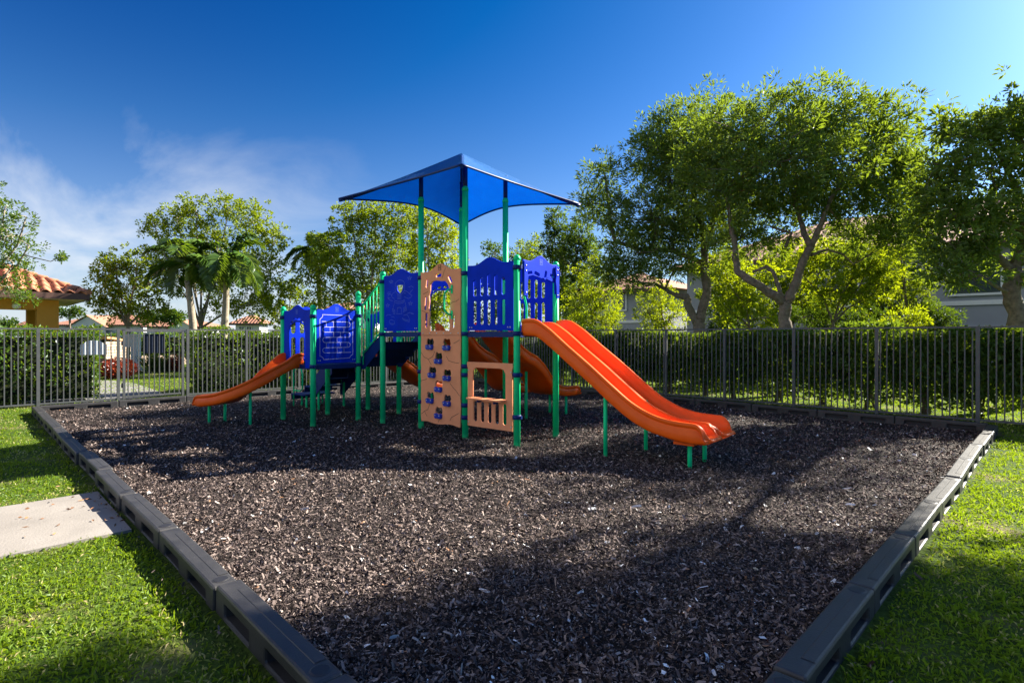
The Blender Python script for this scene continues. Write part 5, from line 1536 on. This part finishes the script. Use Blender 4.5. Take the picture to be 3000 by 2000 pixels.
c = G(345, 1108); leaf_bush('red_bush', 'red and dark leaved bush at the walkway, left half of the gate', (c.x, c.y), (0.62, 0.55, 0.34), 2600, M['leaf_red'], (0.07, 0.13), 0.4, 81)
c = G(316, 1104); leaf_bush('red_bush', 'small bright red leaved bush beside the left hedge end', (c.x - .3, c.y + .1), (0.32, 0.32, 0.30), 900, M['leaf_red'], (0.07, 0.13), 0.4, 82)
c = G(515, 1087); leaf_bush('red_bush', 'orange red flowering bush near the right gate post', (c.x, c.y), (0.30, 0.30, 0.34), 900, M['leaf_red'], (0.06, 0.11), 0.5, 83)
def grass_clump(label, c, h, n, seed):
    rng = np.random.default_rng(seed)
    root = empty('grass_clump', (c.x, c.y, 0)); tag(root, label, 'ornamental grass', 'ornamental grasses beyond the gate')
    C = rng.normal(0, 0.10, (n, 3)); C[:, 2] = 0.0
    a = rng.uniform(0, 6.28, n); sp = rng.uniform(0.05, 0.75, n)
    D = np.stack([np.cos(a) * sp, np.sin(a) * sp, np.ones(n)], -1)
    L = h * rng.uniform(0.7, 1.15, n)
    V, F = leaves_np(C, D, L, np.full(n, 0.028), 0.1, rng, 0.12)
    link('blades', np_mesh('blades', V, F, np.repeat(rng.random(n), 4)), M['leaf_strap'], root)
grass_clump('tall strappy grass clump left of centre beyond the gate', G(452, 1089), 0.85, 260, 84)
grass_clump('shorter strappy grass clump beside the flowering bush', G(488, 1087), 0.62, 220, 85)

def stone_wall():
    rnd = random.Random(5)
    p0 = G(300, 1068); p1 = G(366, 1062)
    d = (p1 - p0); L = d.length; d.normalize()
    root = empty('stone_wall', (p0.x, p0.y, 0), math.atan2(d.y, d.x)); tag(root, 'stone clad wall with an orange sloping cap left of the gate view', 'wall')
    MB().box((L / 2, 0, 0.55), (L - 0.06, 0.30, 1.06)).build('wall_core', M['rock'], root)
    z = 0.0; row = 0
    stone_me = [MB().box((0, 0, 0), (1, 1, 1)).mesh('stone') for _ in range(2)]
    while z < 1.02:
        h = rnd.uniform(0.11, 0.17); x = -rnd.uniform(0, 0.15)
        while x < L:
            w = rnd.uniform(0.16, 0.38)
            if z + h < 1.30 - 0.22 * (x / L):
                o = link('stone', stone_me[row % 2], M['stone'], root)
                o.location = (x + w / 2, -0.165 + rnd.uniform(-.012, .012), z + h / 2); o.scale = (w - 0.018, 0.06, h - 0.018)
                o.rotation_euler = (rnd.uniform(-.05, .05), rnd.uniform(-.04, .04), rnd.uniform(-.05, .05))
            x += w
        z += h; row += 1
    cap = MB()
    n = 10
    for k in range(n):
        x0, x1 = L * k / n - 0.05, L * (k + 1) / n - 0.05 - 0.004
        zc = 1.32 - 0.24 * ((k + 0.5) / n) ** 1.6
        cap.box(((x0 + x1) / 2, 0, zc), (x1 - x0, 0.46, 0.10))
    cap.build('wall_cap', M['stone_cap'], root)
stone_wall()
def rockery():
    rnd = random.Random(6)
    for k, (px, py, s) in enumerate(((422, 1070, 0.30), (440, 1068, 0.24), (535, 1066, 0.22), (505, 1062, 0.26), (470, 1062, 0.25))):
        c = G(px, py)
        V, F = [], []
        root = MB()
        m = 7
        rings = []
        for j, (rr, zz) in enumerate(((1.0, -0.1), (1.05, 0.35), (0.8, 0.75), (0.35, 0.98))):
            rings.append([(rr * s * (1 + rnd.uniform(-.2, .2)) * math.cos(2 * math.pi * i / m), rr * s * (1 + rnd.uniform(-.2, .2)) * math.sin(2 * math.pi * i / m), zz * s * 1.5 + rnd.uniform(-.03, .03)) for i in range(m)])
        vs_ = [p for rg in rings for p in rg]
        fs_ = [(j * m + i, j * m + (i + 1) % m, (j + 1) * m + (i + 1) % m, (j + 1) * m + i) for j in range(3) for i in range(m)] + [tuple(range(3 * m, 4 * m))]
        root.add(vs_, fs_)
        o = root.build('boulder', M['stone'])
        o.location = (c.x, c.y, 0.02)
        tag(o, ['pale boulder just right of the white post', 'small boulder under the left grass clump', 'boulder at the right gate post', 'boulder behind the flowering bush', 'boulder between the two grass clumps'][k], 'boulder', 'boulders of the far planting bed')
rockery()
def white_post():
    c = G(398, 1088)
    root = empty('white_post', (c.x, c.y, 0), R(45)); tag(root, 'white square pillar with an attached white board beyond the gate', 'pillar')
    MB().box((0, 0, 0.70), (0.24, 0.24, 1.44)).build('shaft', M['white'], root)
    MB().box((0, 0, 1.45), (0.30, 0.30, 0.06)).build('cap', M['white'], root)
    MB().box((0, 0, 0.10), (0.30, 0.30, 0.22)).build('plinth', M['white'], root)
    MB().box((-0.30, -0.02, 1.22), (0.34, 0.05, 0.50)).build('side_board', M['white'], root)
white_post()

# ------------------------------------------------------------------ pavilion and houses
def tile_mesh(w, l):
    n, V, F = 8, [], []
    for j, yy in enumerate((0, l * 1.16)):
        for k in range(n + 1):
            u = k / n
            V.append((u * w, yy, 0.045 * math.sin(u * 2 * math.pi - 0.6) + 0.03 - j * 0.0 + (0.03 if j == 0 else 0.0)))
    for k in range(n):
        F.append((k, k + 1, n + 2 + k, n + 1 + k))
    m = len(V)
    V += [(x, y, z - 0.022) for x, y, z in V[:n + 1]]
    for k in range(n):
        F.append((k + 1, k, m + k, m + k + 1))
    return MB().add(V, F, True).mesh('roof_tile')
def pavilion():
    cx, cy = -23.0, 3.05             # near right eave corner
    root = empty('pavilion', (cx - 2.5, cy - 3.0, 0)); tag(root, 'open pavilion with terracotta tile roof and ochre columns', 'pavilion')
    ez, D_, W_ = 2.78, 5.6, 7.2
    o0 = Vector((cx - 2.5, cy - 3.0, 0))
    def L(x, y, z): return Vector((x, y, z)) - o0
    pitch = math.tan(R(24))
    rise = D_ / 2 * pitch
    c = [L(cx, cy, ez), L(cx - D_, cy, ez), L(cx - D_, cy - W_, ez), L(cx, cy - W_, ez)]
    r1, r2 = L(cx - D_ / 2, cy - D_ / 2, ez + rise), L(cx - D_ / 2, cy - W_ + D_ / 2, ez + rise)
    rf = MB().add([*c, r1, r2], [(0, 1, 4), (1, 2, 5, 4), (2, 3, 5), (3, 0, 4, 5)]).build('roof', M['rooftile'], root)
    # tiles, slope facing the play area (towards +x)
    tw, tl = 0.30, 0.40
    me = tile_mesh(tw, tl)
    sl = math.hypot(D_ / 2, rise)
    nrow = int(sl / tl)
    th = math.atan2(rise, D_ / 2)
    for rI in range(nrow):
        s0 = rI * tl
        back = s0 / sl * D_ / 2
        for k in range(int(W_ / tw)):
            y = cy - (k + 1) * tw
            if y + tw > cy - back + 0.02 or y < cy - W_ + back: continue
            if y < cy - 5.2: continue
            t = link('roof_tile', me, M['rooftile'], rf)
            base = L(cx - (s0 - 0.04) * math.cos(th), y, ez + (s0 - 0.04) * math.sin(th) + 0.035)
            t.matrix_local = Matrix.Translation(base) @ Matrix(((0, -math.cos(th), math.sin(th), 0), (1, 0, 0, 0), (0, math.sin(th), math.cos(th), 0), (0, 0, 0, 1)))
    # hip tiles
    hipd = (r1 - c[0]); n = int(hipd.length / 0.36)
    for k in range(n):
        a, b = c[0].lerp(r1, (k - 0.05) / n), c[0].lerp(r1, (k + 1.05) / n)
        m = MB(); m.tube([a + Vector((0, 0, 0.06)), b + Vector((0, 0, 0.035))], [0.12, 0.10], 10); m.build('hip_tile', M['rooftile'], rf)
    f = MB()
    f.box(L(cx + 0.012, cy - W_ / 2, ez - 0.085), (0.05, W_ + 0.05, 0.20)).box(L(cx - D_ / 2, cy + 0.012, ez - 0.085), (D_ - 0.06, 0.05, 0.20))
    f.build('fascia', M['fascia'], root)
    MB().box(L(cx - D_ / 2, cy - W_ / 2, ez - 0.17), (D_ - 0.08, W_ - 0.08, 0.03)).build('soffit', M['soffit'], root)
    b = MB()
    b.box(L(cx - 0.95, cy - W_ / 2, ez - 0.36), (0.42, W_ - 1.6, 0.34))
    b.build('beam', M['stucco_ochre'], root)
    for (x, y) in ((cx - 0.95, cy - 0.98), (cx - D_ + 0.95, cy - 0.98), (cx - 0.95, cy - 4.6), (cx - D_ + 0.95, cy - 4.6)):
        MB().box(L(x, y, (ez - 0.2) / 2), (0.56, 0.56, ez - 0.2)).build('column', M['stucco_ochre'], root)
    lp = MB(); lp.lathe(L(cx - 0.70, cy - 1.75, ez - 0.42), [(0.03, -0.10), (0.10, -0.06), (0.12, 0.0), (0.10, 0.06), (0.03, 0.10)], 14); lp.build('wall_lamp', M['white'], root)
pavilion()

def house(label, org, ex, W_, D_, eave, rise, wall, wins, over=0.5, gables=(), band=None, roofseam=True, group=None):
    """org: front left corner on the ground, ex: direction of the facade (as the viewer sees it, left to right); depth runs away from the viewer"""
    ex = Vector(ex).normalized(); ey = Vector((-ex.y, ex.x, 0))
    root = empty('house', (org[0], org[1], 0), math.atan2(ex.y, ex.x)); tag(root, label, 'house', group)
    MB().box((W_ / 2, D_ / 2, eave / 2), (W_, D_, eave)).build('wall', wall, root)
    r = MB()
    a = over
    r.add([(-a, -a, eave), (W_ + a, -a, eave), (W_ + a, D_ + a, eave), (-a, D_ + a, eave), (D_ / 2, D_ / 2, eave + rise), (W_ - D_ / 2, D_ / 2, eave + rise)],
          [(0, 1, 5, 4), (1, 2, 5), (2, 3, 4, 5), (3, 0, 4), (3, 2, 1, 0)])
    rf = r.build('roof', M['roof_far'], root)
    MB().box((W_ / 2, -a + 0.02, eave - 0.10), (W_ + 2 * a, 0.06, 0.22)).build('fascia', M['fascia'], root)
    if band:
        MB().box((W_ / 2, -0.03, band), (W_ - 0.02, 0.10, 0.18)).build('band', M['trim'], root)
    for (x, z, w, h) in wins:
        f = MB()
        f.box((x, -0.04, z + h / 2), (w + 0.18, 0.12, 0.09)).box((x, -0.04, z - h / 2), (w + 0.24, 0.16, 0.09)).box((x - w / 2 - 0.04, -0.04, z), (0.09, 0.12, h - 0.09)).box((x + w / 2 + 0.04, -0.04, z), (0.09, 0.12, h - 0.09))
        wo = f.build('window', M['trim'], root)
        MB().box((x, -0.012, z), (w, 0.03, h)).build('pane', M['glass'], wo)
        MB().box((x, -0.035, z), (0.05, 0.03, h - 0.1)).build('mullion', M['trim'] if w < 1.0 else M['dark'], wo)
    for (x, w, h) in gables:
        g = MB()
        g.add([(x - w / 2, -1.0, eave - 0.2), (x + w / 2, -1.0, eave - 0.2), (x, -1.0, eave + h - 0.2)], [(0, 1, 2)])
        g.add([(x - w / 2, -1.0, 0), (x + w / 2, -1.0, 0), (x + w / 2, -1.0, eave - 0.2), (x - w / 2, -1.0, eave - 0.2)], [(0, 1, 2, 3)])
        g.build('gable_wall', wall, root)
        g = MB()
        for sg in (-1, 1):
            g.add([(x + sg * (w / 2 + 0.4), -1.4, eave - 0.4), (x, -1.4, eave + h), (x, D_ / 2, eave + h), (x + sg * (w / 2 + 0.4), 0.6, eave - 0.4)], [(0, 1, 2, 3)])
        g.build('gable_roof', M['roof_far'], rf)
        MB().box((x, -1.03, eave - 1.0), (w * 0.3, 0.04, 0.7)).build('pane', M['glass'], root)
    return root
def roof_far():
    m, nt, b = new_mat('far_tile_roof')
    tc = nt.nodes.new('ShaderNodeTexCoord')
    wv = nt.nodes.new('ShaderNodeTexWave'); wv.wave_type = 'BANDS'; wv.bands_direction = 'X'
    wv.inputs['Scale'].default_value = 0.9; wv.inputs['Distortion'].default_value = 0.3
    nt.links.new(tc.outputs['Object'], wv.inputs['Vector'])
    no = nt.nodes.new('ShaderNodeTexNoise'); no.inputs['Scale'].default_value = 1.5
    nt.links.new(tc.outputs['Object'], no.inputs['Vector'])
    r = nt.nodes.new('ShaderNodeValToRGB')
    r.color_ramp.elements[0].color = (0.26, 0.105, 0.065, 1); r.color_ramp.elements[1].color = (0.50, 0.24, 0.15, 1)
    nt.links.new(no.outputs[0], r.inputs[0]); nt.links.new(r.outputs[0], b.inputs['Base Color'])
    bp = nt.nodes.new('ShaderNodeBump'); bp.inputs['Distance'].default_value = 0.08
    nt.links.new(wv.outputs[0], bp.inputs['Height']); nt.links.new(bp.outputs[0], b.inputs['Normal'])
    b.inputs['Roughness'].default_value = 0.85
    return m
M['roof_far'] = roof_far()
def far_house(label, px0, px1, Z, py_eave, py_ridge, gables=(), wins=(), wall='stucco_white'):
    l, r = P(px0, 1000, Z), P(px1, 1000, Z)
    W_ = (r - l).length
    eave = CAM_H + (HOR - py_eave) / FPX * Z; rise = CAM_H + (HOR - py_ridge) / FPX * (Z + 3) - eave
    house(label, (l.x, l.y), (r - l), W_, min(9.0, W_ * 0.8), eave, rise, M[wall], wins, 0.6, gables, group='far houses with red roofs')
far_house('low far house with a red roof left of the ochre column', 60, 125, 92, 952, 930, (), [(2.0, 2.0, 1.2, 0.9)])
far_house('far house with a long red roof and white gable', 150, 420, 88, 951, 922, [(6.6, 5.6, 1.5)], [(1.5, 2.2, 1.2, 1.0), (12.0, 2.2, 1.6, 0.9)])
far_house('far house with a red roof behind the gate trees', 430, 600, 86, 956, 936, [(6.0, 4.0, 1.0)], [(2.0, 2.0, 1.4, 0.9)])
far_house('pale far house with shuttered window left of the curved slide', 690, 760, 60, 947, 925, (), [(0.7, 2.0, 0.5, 0.9), (1.5, 2.0, 0.5, 0.9)])
far_house('far house with a brown roof behind the maze panel', 940, 1100, 62, 905, 885, (), ())
# grey two storey houses beyond the right fence
def near_houses():
    w1 = []
    for x in (3.0, 7.5, 12.3, 16.6, 21.0): w1 += [(x, 3.72, 1.5, 1.35), (x, 1.15, 1.6, 1.2)]
    house('grey two storey house behind the right trees', (-14.8, 28.5), (1, 0, 0), 26.0, 11.0, 5.15, 2.6, M['stucco_grey'], w1, 0.7, (), 2.72)
    w2 = [(2.2, 3.9, 1.2, 1.4), (2.4, 1.1, 1.1, 1.1), (5.0, 1.1, 1.1, 1.1), (5.2, 3.9, 1.2, 1.4)]
    house('grey sunlit house wall behind the lime trees', (-27.5, 33.0), (1, 0, 0), 8.6, 9.0, 4.6, 1.7, M['stucco_grey'], w2, 0.7, (), 2.4)
near_houses()

# ------------------------------------------------------------------ grass blades and litter
def grass():
    V_, F_, T_ = [], [], []
    nb = 0
    for z0, z1, d, sc in ((1.6, 2.6, 5200, 1.0), (2.6, 3.6, 4200, 1.0), (3.6, 5.0, 2900, 1.1), (5.0, 7.5, 1500, 1.25), (7.5, 11.5, 620, 1.55), (11.5, 18, 260, 2.0), (18, 30, 70, 2.8)):
        area = 2.36 * (z1 * z1 - z0 * z0) / 2
        n = int(area * d)
        Z = np.sqrt(RNG.uniform(z0 * z0, z1 * z1, n)); X = RNG.uniform(-1.18, 1.18, n) * Z
        x = 0.70711 * (X - Z); y = 0.70711 * (X + Z)
        inside = (x > A0 - 0.16) & (x < A1 + 0.15) & (y > B0 - 0.15) & (y < B1 + 0.16)
        e = 0.03 * np.sin(y * 17) + 0.02 * np.sin(y * 41)
        slab_ = (x > SLAB[0] + 0.02 + e) & (x < SLAB[1] - 0.02 + e) & (y > SLAB[2]) & (y < SLAB[3])
        # bare / dry patches
        patch = np.sin(x * 2.1 + 0.7) * np.sin(y * 2.7 - 0.4) + 0.6 * np.sin(x * 5.3 + y * 4.1) + 0.35 * np.sin(x * 13.1 - y * 9.7) + 0.9 * np.exp(-((x + 6.6) ** 2 + (y - 0.1) ** 2) / 0.5)
        bare = (patch > 0.80) & (RNG.random(n) < 0.55)
        wk = (x < -14.4) & (y > 1.0) & (y < 3.55) & (x > -16.0)
        k = ~(inside | slab_ | bare | wk)
        x, y, patch = x[k], y[k], patch[k]; n = len(x)
        tuft = 0.5 + 0.5 * np.sin(x * 9.1 + 2 * np.sin(y * 3.3)) * np.sin(y * 8.3 + 2 * np.sin(x * 2.9))
        L = RNG.uniform(0.020, 0.048, n) * sc ** 0.6 * (0.65 + 0.8 * tuft)
        W_ = RNG.uniform(0.006, 0.0115, n) * sc
        a = RNG.uniform(0, 2 * np.pi, n); tl = np.abs(RNG.normal(0.75, 0.45, n))
        D = np.stack([np.cos(a) * np.sin(tl), np.sin(a) * np.sin(tl), np.cos(tl)], -1)
        C = np.stack([x, y, np.full(n, LAWN - 0.002)], -1)
        v, f = leaves_np(C, D, L, W_, 0.15, RNG, 0.25)
        V_.append(v); F_.append(f + nb); nb += len(v)
        t = np.clip(RNG.beta(2.2, 2.2, n) * 0.72 + 0.20 * tuft * RNG.random(n) + 0.10 * np.sin(x * 1.3 + y * 0.9), 0, 0.89)
        dry = RNG.random(n) < np.clip(0.09 + 0.40 * (patch - 0.25), 0.06, 0.62)
        t[dry] = RNG.uniform(0.90, 1.0, dry.sum())
        T_.append(np.repeat(t, 4))
    o = link('grass', np_mesh('grass', np.concatenate(V_), np.concatenate(F_), np.concatenate(T_)), M['grass'])
    tag(o, 'short green lawn grass on both sides of the play bed', 'grass', kind='stuff')
grass()
def litter():
    rng = np.random.default_rng(77)
    n = 46 + 70
    x = np.concatenate([rng.uniform(SLAB[0] + .1, SLAB[1] - .1, 30), rng.uniform(-6, -3, 16), rng.uniform(-9, -1.2, 70)]); y = np.concatenate([0.84 - rng.exponential(0.16, 30), rng.uniform(-0.8, 0.75, 16), rng.uniform(1.3, 8.5, 70)])
    zz = np.where(y > 1.0, height(x, y) + 0.032, 0.046)
    C = np.stack([x, y, zz], -1)
    a = rng.uniform(0, 6.28, n)
    D = np.stack([np.cos(a), np.sin(a), rng.uniform(0.0, 0.25, n)], -1)
    V, F = leaves_np(C, D, rng.uniform(0.025, 0.06, n), rng.uniform(0.010, 0.02, n), 0.2, rng, 0.0)
    tag(link('leaf_litter', np_mesh('leaf_litter', V, F, np.repeat(rng.uniform(0.5, 0.97, n), 4)), M['litter']), 'brown fallen leaves on the concrete slab and lawn', 'leaf litter', kind='stuff')
M['litter'] = ramp_mat('fallen_leaf', [(0.0, (0.05, 0.03, 0.02)), (0.8, (0.20, 0.10, 0.05)), (1.0, (0.35, 0.18, 0.09))], 0.8, 0.2)
litter()
